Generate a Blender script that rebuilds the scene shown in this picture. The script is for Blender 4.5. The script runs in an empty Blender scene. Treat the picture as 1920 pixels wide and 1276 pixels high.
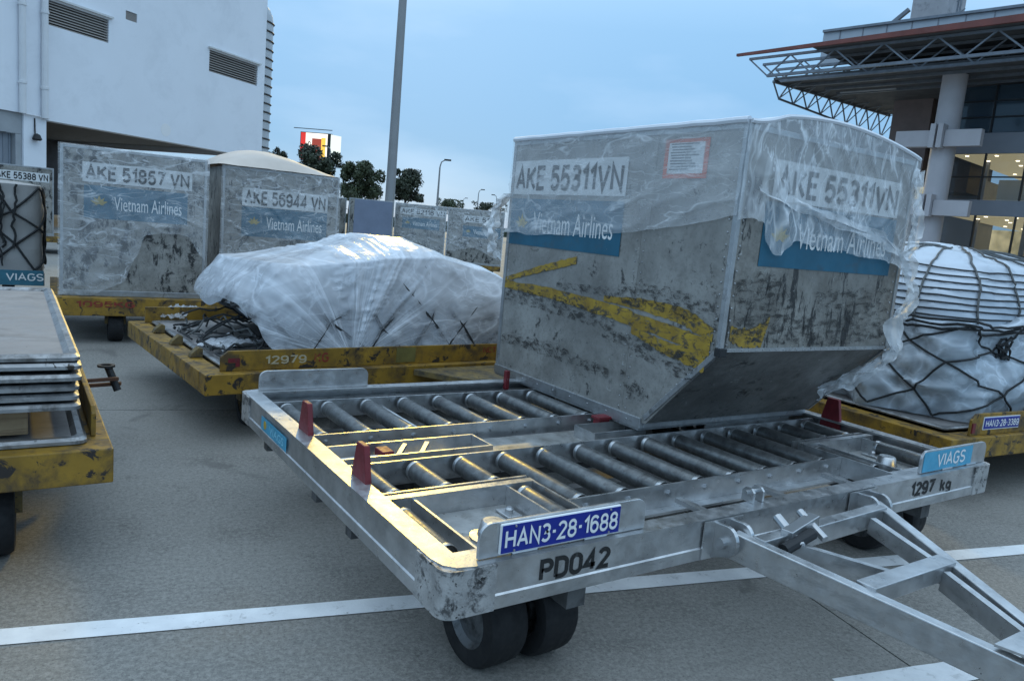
import bpy, math, random
import numpy as np
from mathutils import Vector, Matrix, noise as mnoise
random.seed(7)
S = bpy.context.scene
COL = S.collection
# ------------------------------------------------------------------ camera
CAMP = (-2.943, -3.006, 1.590); YAW, PITCH, ROLL, FPX = 0.594, -0.147, 0.0916, 1409.25
def cam_axes():
    cy, sy = math.cos(YAW), math.sin(YAW)
    f = Vector((sy*math.cos(PITCH), cy*math.cos(PITCH), math.sin(PITCH)))
    r = Vector((cy, -sy, 0)); u = r.cross(f)
    return (r*math.cos(ROLL)+u*math.sin(ROLL), -r*math.sin(ROLL)+u*math.cos(ROLL), f)
RR, UU, FF = cam_axes()
cd = bpy.data.cameras.new('camera'); cam = bpy.data.objects.new('camera', cd); COL.objects.link(cam)
cd.sensor_width = 36; cd.lens = FPX/1920*36; cd.clip_end = 3000; cd.clip_start = .05
cam.matrix_world = Matrix(((RR.x, UU.x, -FF.x, CAMP[0]), (RR.y, UU.y, -FF.y, CAMP[1]), (RR.z, UU.z, -FF.z, CAMP[2]), (0, 0, 0, 1)))
S.camera = cam
# ------------------------------------------------------------------ world: dusk sky with thin cloud
SUN_AZ, SUN_EL = math.radians(24.5), math.radians(19)
w = bpy.data.worlds.new('World'); S.world = w; w.use_nodes = True
nt = w.node_tree; nt.nodes.clear()
def wn(t, **k):
    n = nt.nodes.new(t)
    for a, b in k.items(): setattr(n, a, b)
    return n
out = wn('ShaderNodeOutputWorld'); bg = wn('ShaderNodeBackground'); nt.links.new(bg.outputs[0], out.inputs[0])
sky = wn('ShaderNodeTexSky'); sky.sky_type = 'NISHITA'; sky.sun_disc = False
sky.sun_elevation = SUN_EL; sky.sun_rotation = SUN_AZ; sky.dust_density = .2; sky.ozone_density = 4
tc = wn('ShaderNodeTexCoord'); sp = wn('ShaderNodeSeparateXYZ'); nt.links.new(tc.outputs['Generated'], sp.inputs[0])
rp = wn('ShaderNodeValToRGB'); nt.links.new(sp.outputs[2], rp.inputs[0])
e = rp.color_ramp.elements
e[0].position = 0; e[0].color = (.145, .295, .475, 1); e[1].position = 1; e[1].color = (.84, 1.08, 1.32, 1)
for p_, c_ in ((.1, (.155, .315, .505, 1)), (.25, (.215, .40, .61, 1)), (.45, (.46, .69, .93, 1))):
    k = e.new(p_); k.color = c_
mp = wn('ShaderNodeMapping'); mp.inputs['Scale'].default_value = (1.6, 1.6, 5); nt.links.new(tc.outputs['Generated'], mp.inputs[0])
nz = wn('ShaderNodeTexNoise'); nz.inputs['Scale'].default_value = 1.7; nz.inputs['Detail'].default_value = 5; nz.inputs['Roughness'].default_value = .5
nt.links.new(mp.outputs[0], nz.inputs[0])
cr = wn('ShaderNodeValToRGB'); cr.color_ramp.elements[0].position = .44; cr.color_ramp.elements[1].position = .68
cr.color_ramp.elements[1].color = (.26, .26, .26, 1); nt.links.new(nz.outputs[0], cr.inputs[0])
mx = wn('ShaderNodeMix', data_type='RGBA'); nt.links.new(cr.outputs[0], mx.inputs[0]); nt.links.new(rp.outputs[0], mx.inputs[6]); mx.inputs[7].default_value = (.58, .70, .86, 1)
m2 = wn('ShaderNodeMix', data_type='RGBA', blend_type='ADD'); m2.inputs[0].default_value = .012
nt.links.new(mx.outputs[2], m2.inputs[6]); nt.links.new(sky.outputs[0], m2.inputs[7]); nt.links.new(m2.outputs[2], bg.inputs[0])
bg.inputs[1].default_value = .92
# warm low light from the mast side
sl = bpy.data.lights.new('sun', 'SUN'); sl.energy = .62; sl.angle = math.radians(1.6); sl.color = (1, .66, .06)
so = bpy.data.objects.new('sun', sl); COL.objects.link(so)
sd = Vector((math.sin(SUN_AZ)*math.cos(SUN_EL), math.cos(SUN_AZ)*math.cos(SUN_EL), math.sin(SUN_EL)))
so.rotation_euler = sd.to_track_quat('Z', 'Y').to_euler(); so.location = sd*60
S.view_settings.view_transform = 'Standard'; S.view_settings.look = 'None'; S.view_settings.gamma = 1; S.view_settings.exposure = .56
S.render.engine = 'CYCLES'; S.cycles.transparent_max_bounces = 24
# ------------------------------------------------------------------ pixel helpers (photo pixel = direction)
C0 = Vector(CAMP)
def ray(px, py): return FF+RR*((px-960)/FPX)-UU*((py-638)/FPX)
def onz(px, py, z):
    d = ray(px, py); return C0+d*((z-C0.z)/d.z)
def atd(px, py, D):
    d = ray(px, py); return C0+d*(D/math.hypot(d.x, d.y))
def onpl(px, py, P, n):
    d = ray(px, py); n = Vector(n); return C0+d*((Vector(P)-C0).dot(n)/d.dot(n))
# ------------------------------------------------------------------ mesh helpers
class MB:
    def __init__(s): s.v = []; s.f = []
    def add(s, vs, fs):
        b = len(s.v); s.v += [tuple(q) for q in vs]; s.f += [tuple(i+b for i in q) for q in fs]; return s
    def box(s, x0, x1, y0, y1, z0, z1):
        return s.add([(x0,y0,z0),(x1,y0,z0),(x1,y1,z0),(x0,y1,z0),(x0,y0,z1),(x1,y0,z1),(x1,y1,z1),(x0,y1,z1)],
                     [(3,2,1,0),(4,5,6,7),(0,1,5,4),(1,2,6,5),(2,3,7,6),(3,0,4,7)])
    def bar(s, a, b, w, h, up=(0,0,1)):      # rectangular bar a->b, width w, height h
        a, b = Vector(a), Vector(b); d = (b-a).normalized(); up = Vector(up)
        sx = d.cross(up)
        if sx.length < 1e-4: sx = d.cross(Vector((0,1,0)))
        sx.normalize(); uy = sx.cross(d).normalized(); sx *= w/2; uy *= h/2
        vs = [p+i*sx+j*uy for p in (a, b) for i, j in ((-1,-1),(1,-1),(1,1),(-1,1))]
        return s.add(vs, [(0,1,2,3),(7,6,5,4),(0,4,5,1),(1,5,6,2),(2,6,7,3),(3,7,4,0)])
    def tube(s, pts, r, n=8, cap=True):
        pts = [Vector(p) for p in pts]; rs = r if isinstance(r, (list, tuple)) else [r]*len(pts); b = len(s.v)
        for i, p in enumerate(pts):
            d = (pts[min(i+1, len(pts)-1)]-pts[max(i-1, 0)]).normalized()
            up = Vector((0,0,1)) if abs(d.z) < .9 else Vector((0,1,0))
            sx = d.cross(up).normalized(); uy = sx.cross(d)
            for k in range(n):
                a = 2*math.pi*k/n; s.v.append(tuple(p+sx*math.cos(a)*rs[i]+uy*math.sin(a)*rs[i]))
        for i in range(len(pts)-1):
            for k in range(n):
                s.f.append((b+i*n+k, b+i*n+(k+1)%n, b+(i+1)*n+(k+1)%n, b+(i+1)*n+k))
        if cap:
            s.f.append(tuple(b+k for k in range(n))[::-1]); s.f.append(tuple(b+(len(pts)-1)*n+k for k in range(n)))
        return s
    def lathe(s, prof, origin, axis, n=28):   # prof: (radius, along axis)
        o = Vector(origin); ax = Vector(axis).normalized(); t = Vector((0,0,1)) if abs(ax.z) < .9 else Vector((1,0,0))
        sx = ax.cross(t).normalized(); uy = sx.cross(ax); b = len(s.v)
        for r, h in prof:
            for k in range(n):
                a = 2*math.pi*k/n; s.v.append(tuple(o+ax*h+(sx*math.cos(a)+uy*math.sin(a))*r))
        for i in range(len(prof)-1):
            for k in range(n): s.f.append((b+i*n+k, b+i*n+(k+1)%n, b+(i+1)*n+(k+1)%n, b+(i+1)*n+k))
        return s
    def prism(s, poly, d0, d1, ax=(0, 1, 2)):  # poly in the first two axes of ax, extruded along the third
        n = len(poly); vs = []
        for d in (d0, d1):
            for p, q in poly:
                c = [0, 0, 0]; c[ax[0]] = p; c[ax[1]] = q; c[ax[2]] = d; vs.append(c)
        return s.add(vs, [tuple(range(n))[::-1], tuple(range(n, 2*n))]+[(i, (i+1) % n, n+(i+1) % n, n+i) for i in range(n)])
    def grid(s, rows, close=False):
        b = len(s.v); n = len(rows[0])
        for r in rows: s.v += [tuple(q) for q in r]
        for i in range(len(rows)-1):
            for k in range(n if close else n-1):
                s.f.append((b+i*n+k, b+i*n+(k+1)%n, b+(i+1)*n+(k+1)%n, b+(i+1)*n+k))
        return s
    def mesh(s, name, smooth=False):
        m = bpy.data.meshes.new(name); m.from_pydata(s.v, [], s.f); m.validate(); m.update()
        import bmesh
        bm = bmesh.new(); bm.from_mesh(m); bmesh.ops.recalc_face_normals(bm, faces=bm.faces); bm.to_mesh(m); bm.free()
        if smooth:
            for p in m.polygons: p.use_smooth = True
        return m
def link(name, me, m, parent=None, loc=None, kind=None, bevel=0, keep=False):
    o = bpy.data.objects.new(name, me); COL.objects.link(o)
    if m is not None and me is not None and not me.materials: me.materials.append(m)
    if parent is not None:
        o.parent = parent
        if keep: o.matrix_parent_inverse = (Matrix.Translation(parent.location) @ parent.rotation_euler.to_matrix().to_4x4()).inverted()
    if loc is not None: o.location = loc
    if kind: o['kind'] = kind
    if bevel:
        b = o.modifiers.new('bevel', 'BEVEL'); b.width = bevel; b.segments = 2; b.limit_method = 'ANGLE'; b.angle_limit = math.radians(50)
    return o
def part(name, mb, m, parent, smooth=False, **k): return link(name, mb.mesh(name, smooth), m, parent, **k)
def tag(o, label, cat, group=None, kind=None):
    o['label'] = label; o['category'] = cat
    if group: o['group'] = group
    if kind: o['kind'] = kind
    return o
def empty(name, loc, label, cat, rz=0, group=None):
    o = bpy.data.objects.new(name, None); COL.objects.link(o); o.location = loc; o.rotation_euler = (0, 0, rz); o.empty_display_size = .2
    return tag(o, label, cat, group)
def smoothby(o, deg=40):
    for p in o.data.polygons: p.use_smooth = True
    try: o.data.set_sharp_from_angle(angle=math.radians(deg))
    except Exception: pass
    return o
def text(body, m, parent, P0, U, V, w, h, off=.002, bold=.0, name='lettering', keep=False):
    """flat lettering whose bounding box fills w x h from P0 along U and V"""
    cu = bpy.data.curves.new(name, 'FONT'); cu.body = body; cu.offset = bold; cu.resolution_u = 3
    t = bpy.data.objects.new('t', cu); COL.objects.link(t)
    dg = bpy.context.evaluated_depsgraph_get(); me = bpy.data.meshes.new_from_object(t.evaluated_get(dg))
    bpy.data.objects.remove(t); me.name = name
    co = np.array([v.co[:] for v in me.vertices]); lo = co.min(0); sz = co.max(0)-lo
    U, V = Vector(U).normalized(), Vector(V).normalized(); n = U.cross(V).normalized(); P0 = Vector(P0)
    for v in me.vertices:
        a = (v.co.x-lo[0])/sz[0]*w; b = (v.co.y-lo[1])/sz[1]*h
        v.co = P0+U*a+V*b+n*off
    me.materials.clear(); me.update()
    return link(name, me, m, parent, keep=keep)
# stroke lettering (grotesque capitals and figures as on plates and container labels)
def _arc(cx, cy, rx, ry, a0, a1, n=9): return [(cx+rx*math.cos(math.radians(a0+(a1-a0)*i/n)), cy+ry*math.sin(math.radians(a0+(a1-a0)*i/n))) for i in range(n+1)]
GLYPH = {
 'A': (.66, [[(0, 0), (.33, 1), (.66, 0)], [(.12, .33), (.54, .33)]]), 'K': (.6, [[(0, 0), (0, 1)], [(.58, 1), (.02, .42)], [(.2, .58), (.6, 0)]]),
 'E': (.52, [[(.52, 1), (0, 1), (0, 0), (.52, 0)], [(0, .53), (.46, .53)]]), 'V': (.64, [[(0, 1), (.32, 0), (.64, 1)]]), 'N': (.6, [[(0, 0), (0, 1), (.6, 0), (.6, 1)]]),
 'H': (.58, [[(0, 0), (0, 1)], [(.58, 0), (.58, 1)], [(0, .52), (.58, .52)]]), 'I': (.0, [[(0, 0), (0, 1)]]), 'T': (.56, [[(0, 1), (.56, 1)], [(.28, 1), (.28, 0)]]),
 'P': (.54, [[(0, 0), (0, 1), (.3, 1)]+_arc(.3, .74, .24, .26, 90, -90)+[(0, .48)]]), 'D': (.58, [[(0, 0), (0, 1), (.28, 1)]+_arc(.28, .7, .3, .3, 90, 0)+_arc(.28, .3, .3, .3, 0, -90)+[(0, 0)]]),
 'G': (.6, [_arc(.3, .7, .3, .3, 30, 180)+_arc(.3, .3, .3, .3, 180, 360)+[(.6, .48), (.34, .48)]]), 'C': (.58, [_arc(.3, .7, .3, .3, 30, 180)+_arc(.3, .3, .3, .3, 180, 330)]),
 'S': (.54, [_arc(.27, .75, .27, .25, 25, 270)+_arc(.27, .25, .27, .25, 90, -155)]), 'k': (.44, [[(0, 0), (0, 1)], [(.42, .7), (.02, .28)], [(.16, .42), (.44, 0)]]), 'g': (.46, [_arc(.23, .38, .23, .26, 0, 360, 16), [(.46, .66), (.46, -.05)]+_arc(.23, -.05, .23, .18, 0, -150)]),
 '0': (.54, [_arc(.27, .73, .27, .27, 0, 180)+_arc(.27, .27, .27, .27, 180, 360)+[(.54, .73)]]), '1': (.28, [[(0, .74), (.26, 1), (.26, 0)]]),
 '2': (.52, [_arc(.26, .73, .26, .27, 165, -20)+[(0, 0), (.54, 0)]]), '3': (.52, [_arc(.25, .76, .25, .24, 150, -90)+_arc(.25, .27, .27, .27, 88, -150)]),
 '4': (.58, [[(.42, 0), (.42, 1), (0, .26), (.58, .26)]]), '5': (.52, [[(.5, 1), (.08, 1), (.03, .52)]+_arc(.25, .32, .27, .32, 130, -150)]),
 '6': (.54, [_arc(.27, .72, .27, .28, 25, 180)+[(0, .3)], _arc(.27, .31, .27, .31, 0, 360, 18)]), '7': (.52, [[(0, 1), (.52, 1), (.17, 0)]]),
 '8': (.54, [_arc(.27, .755, .235, .245, 0, 360, 18), _arc(.27, .27, .27, .27, 0, 360, 18)]), '9': (.54, [_arc(.27, .69, .27, .31, 0, 360, 18), [(.54, .7)]+_arc(.27, .28, .27, .28, 0, -155)]), '-': (.22, [[(0, .5), (.22, .5)]])}
def stext(body, m, parent, P0, U, V, w, h, off=.002, bold=.16, name='lettering', keep=False, gap=.26, skip=()):
    U, V = Vector(U).normalized(), Vector(V).normalized(); n = U.cross(V).normalized(); P0 = Vector(P0); x = bold/2; st = []
    for q, ch in enumerate(body):
        if ch == ' ': x += .34; continue
        gw, ls = GLYPH[ch]
        if q not in skip: st += [[(x+a, bold/2+b*(1-bold)) for a, b in l] for l in ls]
        x += gw+gap*(.6+bold*2)
    W_ = x-gap*(.6+bold*2)+bold/2; mb = MB()
    for k, l in enumerate(st):
        l = [p for i, p in enumerate(l) if i == 0 or math.hypot(p[0]-l[i-1][0], p[1]-l[i-1][1]) > 1e-5]
        rows = [[], []]
        for i, p in enumerate(l):
            a = Vector(l[max(0, i-1)]); b = Vector(l[min(len(l)-1, i+1)]); c = Vector(p)
            d0 = (c-a).normalized() if i else (b-c).normalized(); d1 = (b-c).normalized() if i < len(l)-1 else d0
            t = (d0+d1); t = t.normalized() if t.length > .2 else d1; nn = Vector((-t.y, t.x)); cs = max(.45, abs(nn.dot(Vector((-d1.y, d1.x)))))
            e2 = nn*(bold/2/cs)
            if i == 0 and l[0] != l[-1]: c = c-d1*.0
            for rr_, sg in ((0, 1), (1, -1)):
                v = c+e2*sg; rows[rr_].append(P0+U*(v.x/W_*w)+V*(v.y*h)+n*(off+k*.00012))
        mb.grid(rows)
    return part(name, mb, m, parent, keep=keep)
def patch(mb, P0, U, V, w, h, off, th=.0015):
    U, V = Vector(U).normalized(), Vector(V).normalized(); n = U.cross(V).normalized(); P0 = Vector(P0)+n*off
    q = [P0, P0+U*w, P0+U*w+V*h, P0+V*h]
    return mb.add(q+[p-n*th for p in q], [(0,1,2,3),(7,6,5,4),(0,4,5,1),(1,5,6,2),(2,6,7,3),(3,7,4,0)])
def fbm(x, y, z=0., o=4):
    return mnoise.fractal(Vector((x, y, z)), 1.0, 2.0, o, noise_basis='PERLIN_ORIGINAL')
def copy_tree(o, parent=None):
    c = o.copy(); COL.objects.link(c); c.parent = parent
    for ch in list(o.children): copy_tree(ch, c)
    return c
# ------------------------------------------------------------------ materials
MATS = {}
class NT:
    def __init__(s, name):
        s.m = bpy.data.materials.new(name); s.m.use_nodes = True; s.t = s.m.node_tree; s.b = s.t.nodes['Principled BSDF']; MATS[name] = s.m
        s.tc = s.n('ShaderNodeTexCoord'); s.oi = s.n('ShaderNodeObjectInfo')
        v = s.n('ShaderNodeVectorMath', operation='MULTIPLY_ADD'); s.l(s.oi.outputs['Random'], v.inputs[0]); v.inputs[1].default_value = (17, 31, 23)
        s.l(s.tc.outputs['Object'], v.inputs[2]); s.co = v.outputs[0]
    def n(s, t, **k):
        q = s.t.nodes.new(t)
        for a, b in k.items(): setattr(q, a, b)
        return q
    def l(s, a, b): s.t.links.new(a, b)
    def map(s, scale=(1,1,1), rot=(0,0,0), co=None):
        q = s.n('ShaderNodeMapping'); s.l(co or s.co, q.inputs[0]); q.inputs['Scale'].default_value = scale; q.inputs['Rotation'].default_value = rot; return q.outputs[0]
    def noise(s, sc, det=5, rough=.55, dist=0, co=None):
        q = s.n('ShaderNodeTexNoise'); s.l(co or s.co, q.inputs[0]); q.inputs['Scale'].default_value = sc; q.inputs['Detail'].default_value = det
        q.inputs['Roughness'].default_value = rough; q.inputs['Distortion'].default_value = dist; return q.outputs[0]
    def ramp(s, fac, stops):
        q = s.n('ShaderNodeValToRGB'); s.l(fac, q.inputs[0]); e = q.color_ramp.elements
        while len(e) < len(stops): e.new(.5)
        for i, (p, c) in enumerate(stops):
            e[i].position = p; e[i].color = (c, c, c, 1) if isinstance(c, (int, float)) else tuple(c)+(1,)
        return q.outputs[0]
    def mix(s, fac, a, b, blend='MIX'):
        q = s.n('ShaderNodeMix', data_type='RGBA', blend_type=blend)
        for v, i in ((fac, 0), (a, 6), (b, 7)):
            if isinstance(v, (int, float)): q.inputs[i].default_value = v if i == 0 else (v, v, v, 1)
            elif isinstance(v, tuple): q.inputs[i].default_value = v+(1,)
            else: s.l(v, q.inputs[i])
        return q.outputs[2]
    def bump(s, h, strength=.3, dist=.01):
        q = s.n('ShaderNodeBump'); q.inputs['Strength'].default_value = strength; q.inputs['Distance'].default_value = dist; s.l(h, q.inputs['Height']); s.l(q.outputs[0], s.b.inputs['Normal'])
    def set(s, **k):
        for a, v in k.items():
            a = a.replace('_', ' ')
            i = s.b.inputs[a]
            if isinstance(v, (int, float)): i.default_value = v
            elif isinstance(v, tuple): i.default_value = v+(1,) if len(v) == 3 else v
            else: s.l(v, i)
        return s
def sc3(c, k): return tuple(x*k for x in c)
def worn(name, base, rough=.5, metal=0., var=.25, vs=6, dirt=None, ds=9, dthr=(.55, .65), chip=None, cs=22, cthr=(.6, .64), bump=.15, streak=None):
    t = NT(name); n1 = t.noise(vs, 6)
    c = t.mix(t.ramp(n1, [(.3, 0.), (.7, 1.)]), sc3(base, 1-var), sc3(base, 1+var))
    if dirt:
        co = t.map(streak) if streak else None
        c = t.mix(t.ramp(t.noise(ds, 8, .7, .3, co), [(dthr[0], 0.), (dthr[1], 1.)]), c, dirt)
    if chip: c = t.mix(t.ramp(t.noise(cs, 6, .65, .6), [(cthr[0], 0.), (cthr[1], 1.)]), c, chip)
    t.set(Base_Color=c, Metallic=metal, Roughness=t.ramp(t.noise(vs*3, 4), [(.25, max(.05, rough-.13)), (.75, min(1, rough+.13))]))
    if bump: t.bump(t.noise(vs*9, 4), bump, .004)
    return t.m
def plain(name, base, rough=.5, metal=0.): t = NT(name); t.set(Base_Color=base, Roughness=rough, Metallic=metal); return t.m
def glow(name, col, st): t = NT(name); t.set(Base_Color=(.02,.02,.02), Emission_Color=col, Emission_Strength=st); return t.m

GALV = worn('galvanised_steel', (.52, .525, .53), .36, .88, .22, 9, (.33, .335, .34), 7, (.52, .74), (.14, .14, .14), 26, (.69, .72), .15, (1, 1, 2.5))
GALVD = worn('dull_galvanised_plate', (.36, .36, .35), .55, .55, .2, 9, (.16, .15, .13), 6, (.48, .68), (.1, .09, .08), 40, (.66, .7), .2)
DGALV = worn('shade_dark_under_frame', (.11, .11, .11), .65, .3, .3, 6, (.04, .04, .04), 5, (.45, .65))  # shade below the deck is put into this dark base colour
SCUFF = worn('scuffed_corner_steel', (.42, .41, .40), .55, .4, .25, 14, (.10, .10, .10), 18, (.50, .60), (.03, .03, .03), 26, (.60, .63), .5)
ROLL = worn('roller_steel', (.15, .155, .155), .42, .7, .3, 22, (.09, .09, .09), 14, (.5, .66), None, bump=.1)
ROLLEND = plain('roller_end_ring', (.45, .46, .47), .35, .9)
DARK = plain('dark_steel', (.025, .026, .028), .6, .3)
RED = worn('red_painted_steel', (.15, .012, .018), .5, 0, .25, 12, (.07, .02, .02), 16, (.6, .68), (.25, .24, .22), 40, (.69, .71))
YEL = worn('worn_yellow_paint', (.26, .145, .013), .6, 0, .35, 5, (.085, .052, .018), 6, (.46, .62), (.022, .016, .013), 11, (.57, .61), .35)
YELD = worn('dirty_yellow_deck', (.20, .135, .04), .7, 0, .35, 6, (.055, .045, .03), 6, (.42, .6), (.03, .022, .018), 18, (.6, .64), .3)
RIMM = worn('grey_rim', (.13, .135, .14), .5, .5, .2, 9, (.04, .04, .04), 8, (.45, .6))
RUB = worn('tyre_rubber', (.008, .008, .009), .8, 0, .3, 10, (.022, .021, .02), 8, (.55, .8))
WHITE = plain('white_lettering', (.75, .76, .76), .5)
BLACK = worn('black_stencil', (.012, .012, .012), .6, 0, .2, 20, (.2, .2, .2), 30, (.62, .66))
PLATE = plain('blue_plate', (.006, .02, .24), .35)
CYAN = worn('cyan_sticker', (.06, .33, .50), .45, 0, .12, 10, (.3, .34, .36), 12, (.62, .68))
def alu_mat(name, base, scuffdir, dthr, patina, amt=1.):
    t = NT(name)
    c = t.mix(t.ramp(t.noise(2.2, 6, .6), [(.32, 0.), (.68, 1.)]), sc3(base, .68), sc3(base, 1.22))
    c = t.mix(t.ramp(t.noise(3.3, 9, .75, .5), [(.46, 0.), (.66, .75*amt)]), c, patina)
    c = t.mix(t.ramp(t.noise(34, 5, .7, .2), [(.5, 0.), (.75, .55*amt)]), c, sc3(patina, .7))
    c = t.mix(t.ramp(t.noise(5, 9, .75, .4, t.map(scuffdir)), [(dthr, 0.), (dthr+.05, .9*amt)]), c, (.035, .035, .035))
    c = t.mix(t.ramp(t.noise(7, 7, .8, .8, t.map((3, .7, 2.), (.5, .1, .3))), [(.62, 0.), (.66, .8*amt)]), c, (.06, .058, .055))
    c = t.mix(t.ramp(t.noise(16, 7, .75, 1.), [(.63, 0.), (.68, .7*amt)]), c, (.50, .50, .48))
    t.set(Base_Color=c, Metallic=.35, Roughness=t.ramp(t.noise(8, 5), [(.3, .38), (.7, .62)])); t.bump(t.noise(6, 6), .25, .006); return t.m
ALU = alu_mat('worn_aluminium', (.315, .305, .285), (1, 1.6, 1.6), .585, (.18, .172, .158), 1.0)
ALUF = alu_mat('scraped_aluminium', (.28, .268, .245), (2.2, 2.2, .55), .535, (.135, .122, .105), 1.1)
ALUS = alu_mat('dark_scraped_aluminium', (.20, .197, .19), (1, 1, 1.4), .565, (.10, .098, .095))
ALUB = alu_mat('dirty_container_panel', (.32, .305, .28), (1.6, 1.6, .8), .53, (.12, .115, .10), 1.15)
ALUP = worn('bare_aluminium_profile', (.40, .41, .42), .4, .8, .2, 8, (.15, .15, .15), 8, (.56, .7))
BLUE = worn('blue_decal', (.007, .098, .165), .5, 0, .15, 6, (.03, .085, .125), 9, (.55, .7), (.2, .22, .23), 26, (.70, .73), 0)
LABEL = worn('white_label', (.62, .63, .63), .5, 0, .06, 8, (.36, .36, .35), 7, (.56, .72), bump=0)
TAPE = None
def tape_mat():
    t = NT('worn_yellow_tape'); c = t.mix(t.ramp(t.noise(9, 6), [(.35, 0.), (.7, 1.)]), (.24, .145, .018), (.42, .27, .025))
    c = t.mix(t.ramp(t.noise(15, 8, .7, .6, t.map((1, 1, 2))), [(.50, 0.), (.60, .95)]), c, (.05, .045, .04))
    t.set(Base_Color=c, Roughness=.65, Alpha=t.ramp(t.noise(7, 9, .78, .5, t.map((1, 1, 2.2), (.3, 0, 0))), [(.37, 0.), (.42, 1.)])); return t.m
TAPE = tape_mat()
def film_mat(name, lo, hi, scale, rot, s=5, thr=.05, col=(.80, .82, .84), rough=.22, bump=.25, patch=(.1, 1.), radial=None):
    """thin plastic: hazy, with long fold lines that turn whiter and more opaque"""
    t = NT(name); O = t.tc.outputs['Object']; co = t.map(scale, rot, O)
    def folds(n, wd): 
        q = t.n('ShaderNodeMath', operation='SUBTRACT'); t.l(n, q.inputs[0]); q.inputs[1].default_value = .5
        a = t.n('ShaderNodeMath', operation='ABSOLUTE'); t.l(q.outputs[0], a.inputs[0]); return t.ramp(a.outputs[0], [(0., 1.), (wd*.35, .55), (wd, 0.)])
    n1 = t.noise(s, 2.5, .45, .9, co); n2 = t.noise(s*2.3, 3, .5, .7, t.map(scale, (rot[0]+.5, rot[1]-.9, rot[2]+.4), O)); n3 = t.noise(1.9, 4, .55, .4, O); n4 = t.noise(4.3, 3, .5, .3, O)
    f = t.mix(1., folds(n1, thr), t.ramp(n3, [(.38, patch[0]), (.62, patch[1])]), 'MULTIPLY')
    f = t.mix(.6, f, t.mix(1., folds(n2, thr*.7), t.ramp(n4, [(.42, 0.), (.6, 1.)]), 'MULTIPLY'), 'ADD')
    f = t.mix(.18, f, t.ramp(n4, [(.35, 0.), (.75, 1.)]), 'ADD')
    if radial:
        sx = t.n('ShaderNodeSeparateXYZ'); t.l(O, sx.inputs[0])
        def M(op, a, b=None):
            q = t.n('ShaderNodeMath', operation=op)
            for i_, v in enumerate((a, b)):
                if v is None: continue
                if isinstance(v, (int, float)): q.inputs[i_].default_value = v
                else: t.l(v, q.inputs[i_])
            return q.outputs[0]
        dx, dz = M('SUBTRACT', sx.outputs[0], radial[0]), M('SUBTRACT', sx.outputs[2], radial[1])
        an = M('ARCTAN2', dz, dx); di = M('SQRT', M('ADD', M('MULTIPLY', dx, dx), M('MULTIPLY', dz, dz)))
        def rad(ka, kd, off):
            cv = t.n('ShaderNodeCombineXYZ'); t.l(M('MULTIPLY', an, ka), cv.inputs[0]); t.l(M('MULTIPLY', di, kd), cv.inputs[1]); cv.inputs[2].default_value = off
            return t.noise(1., 3, .5, .2, cv.outputs[0])
        fade = t.ramp(di, [(.02, .2), (.12, 1.), (1.3, .35)])
        msk = t.ramp(rad(2.2, .6, 4.), [(.42, 0.), (.58, 1.)])
        g = t.mix(1., t.mix(.7, folds(rad(9, .5, 1.), .13), folds(rad(23, .7, 7.), .12), 'ADD'), msk, 'MULTIPLY')
        f = t.mix(1., t.mix(.5, f, 0., 'MIX'), t.mix(1., g, fade, 'MULTIPLY'), 'ADD')
        f = t.mix(1., f, t.mix(1., t.ramp(sx.outputs[2], [(.80, 0.), (1.25, .62)]), t.ramp(n3, [(.3, .5), (.6, 1.)]), 'MULTIPLY'), 'ADD')
    t.set(Base_Color=col, Roughness=rough, Alpha=t.ramp(f, [(0., lo), (1., hi)])); t.b.inputs['Specular IOR Level'].default_value = .5
    t.bump(t.mix(.5, f, n1), bump, .012); return t.m
FILM = film_mat('clear_stretch_film', .27, .66, (1, .8, 3.0), (.55, 0, 0), 2.8, .035, bump=.12)
FILMF = film_mat('crumpled_stretch_film', .27, .9, (2.6, 1, .9), (0, .75, 0), 3., .05, bump=.16)
FILMB = film_mat('container_stretch_film', .17, .62, (1, 1, 2.6), (0, .7, 0), 3., .035, bump=.1)
FILMR = film_mat('loose_film_tail', .38, .75, (1, 1, .35), (0, .2, 0), 4., .08, rough=.4, bump=.05)
FILMW = film_mat('white_stretch_film', .22, .96, (1, 1, 1.5), (0, .4, 0), 2., .06, col=(.66, .69, .74), rough=.22, bump=.6, radial=(1.12, .50))
FILMT = film_mat('top_film', .93, 1., (1, 1, 1), (0, .4, 0), 2., .08, col=(.70, .73, .78), rough=.3, bump=.1)
TARP = film_mat('white_tarpaulin', .97, 1., (1, 1, 1.6), (0, .3, 0), 3, .1, col=(.50, .55, .61), rough=.32, bump=.15)
BAG = film_mat('clear_wrapped_bags', .5, .95, (1, 1, 1.4), (.3, .5, 0), 2.5, .10, col=(.58, .65, .72), rough=.2, bump=.35)
PALE = worn('pale_wrapped_goods', (.40, .42, .45), .6, 0, .3, 2.5, (.12, .125, .13), 1.4, (.52, .66))
GOODS = worn('dark_wrapped_goods', (.17, .19, .2), .6, 0, .5, 3, (.05, .07, .065), 2.5, (.45, .6))
ROPE = worn('black_net_rope', (.022, .024, .026), .85, 0, .3, 40)
ROPEG = worn('grey_net_rope', (.10, .105, .105), .85, 0, .3, 40)
GREYC = worn('grey_blue_cover', (.17, .20, .27), .7, 0, .1, 3, bump=.1)
WOOD = worn('packing_wood', (.33, .23, .13), .7, 0, .2, 8, (.2, .13, .07), 10, (.5, .65), streak=(.4, 4, 6))
TAN = worn('tan_dust_cover', (.58, .50, .43), .7, 0, .08, 3)

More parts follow.
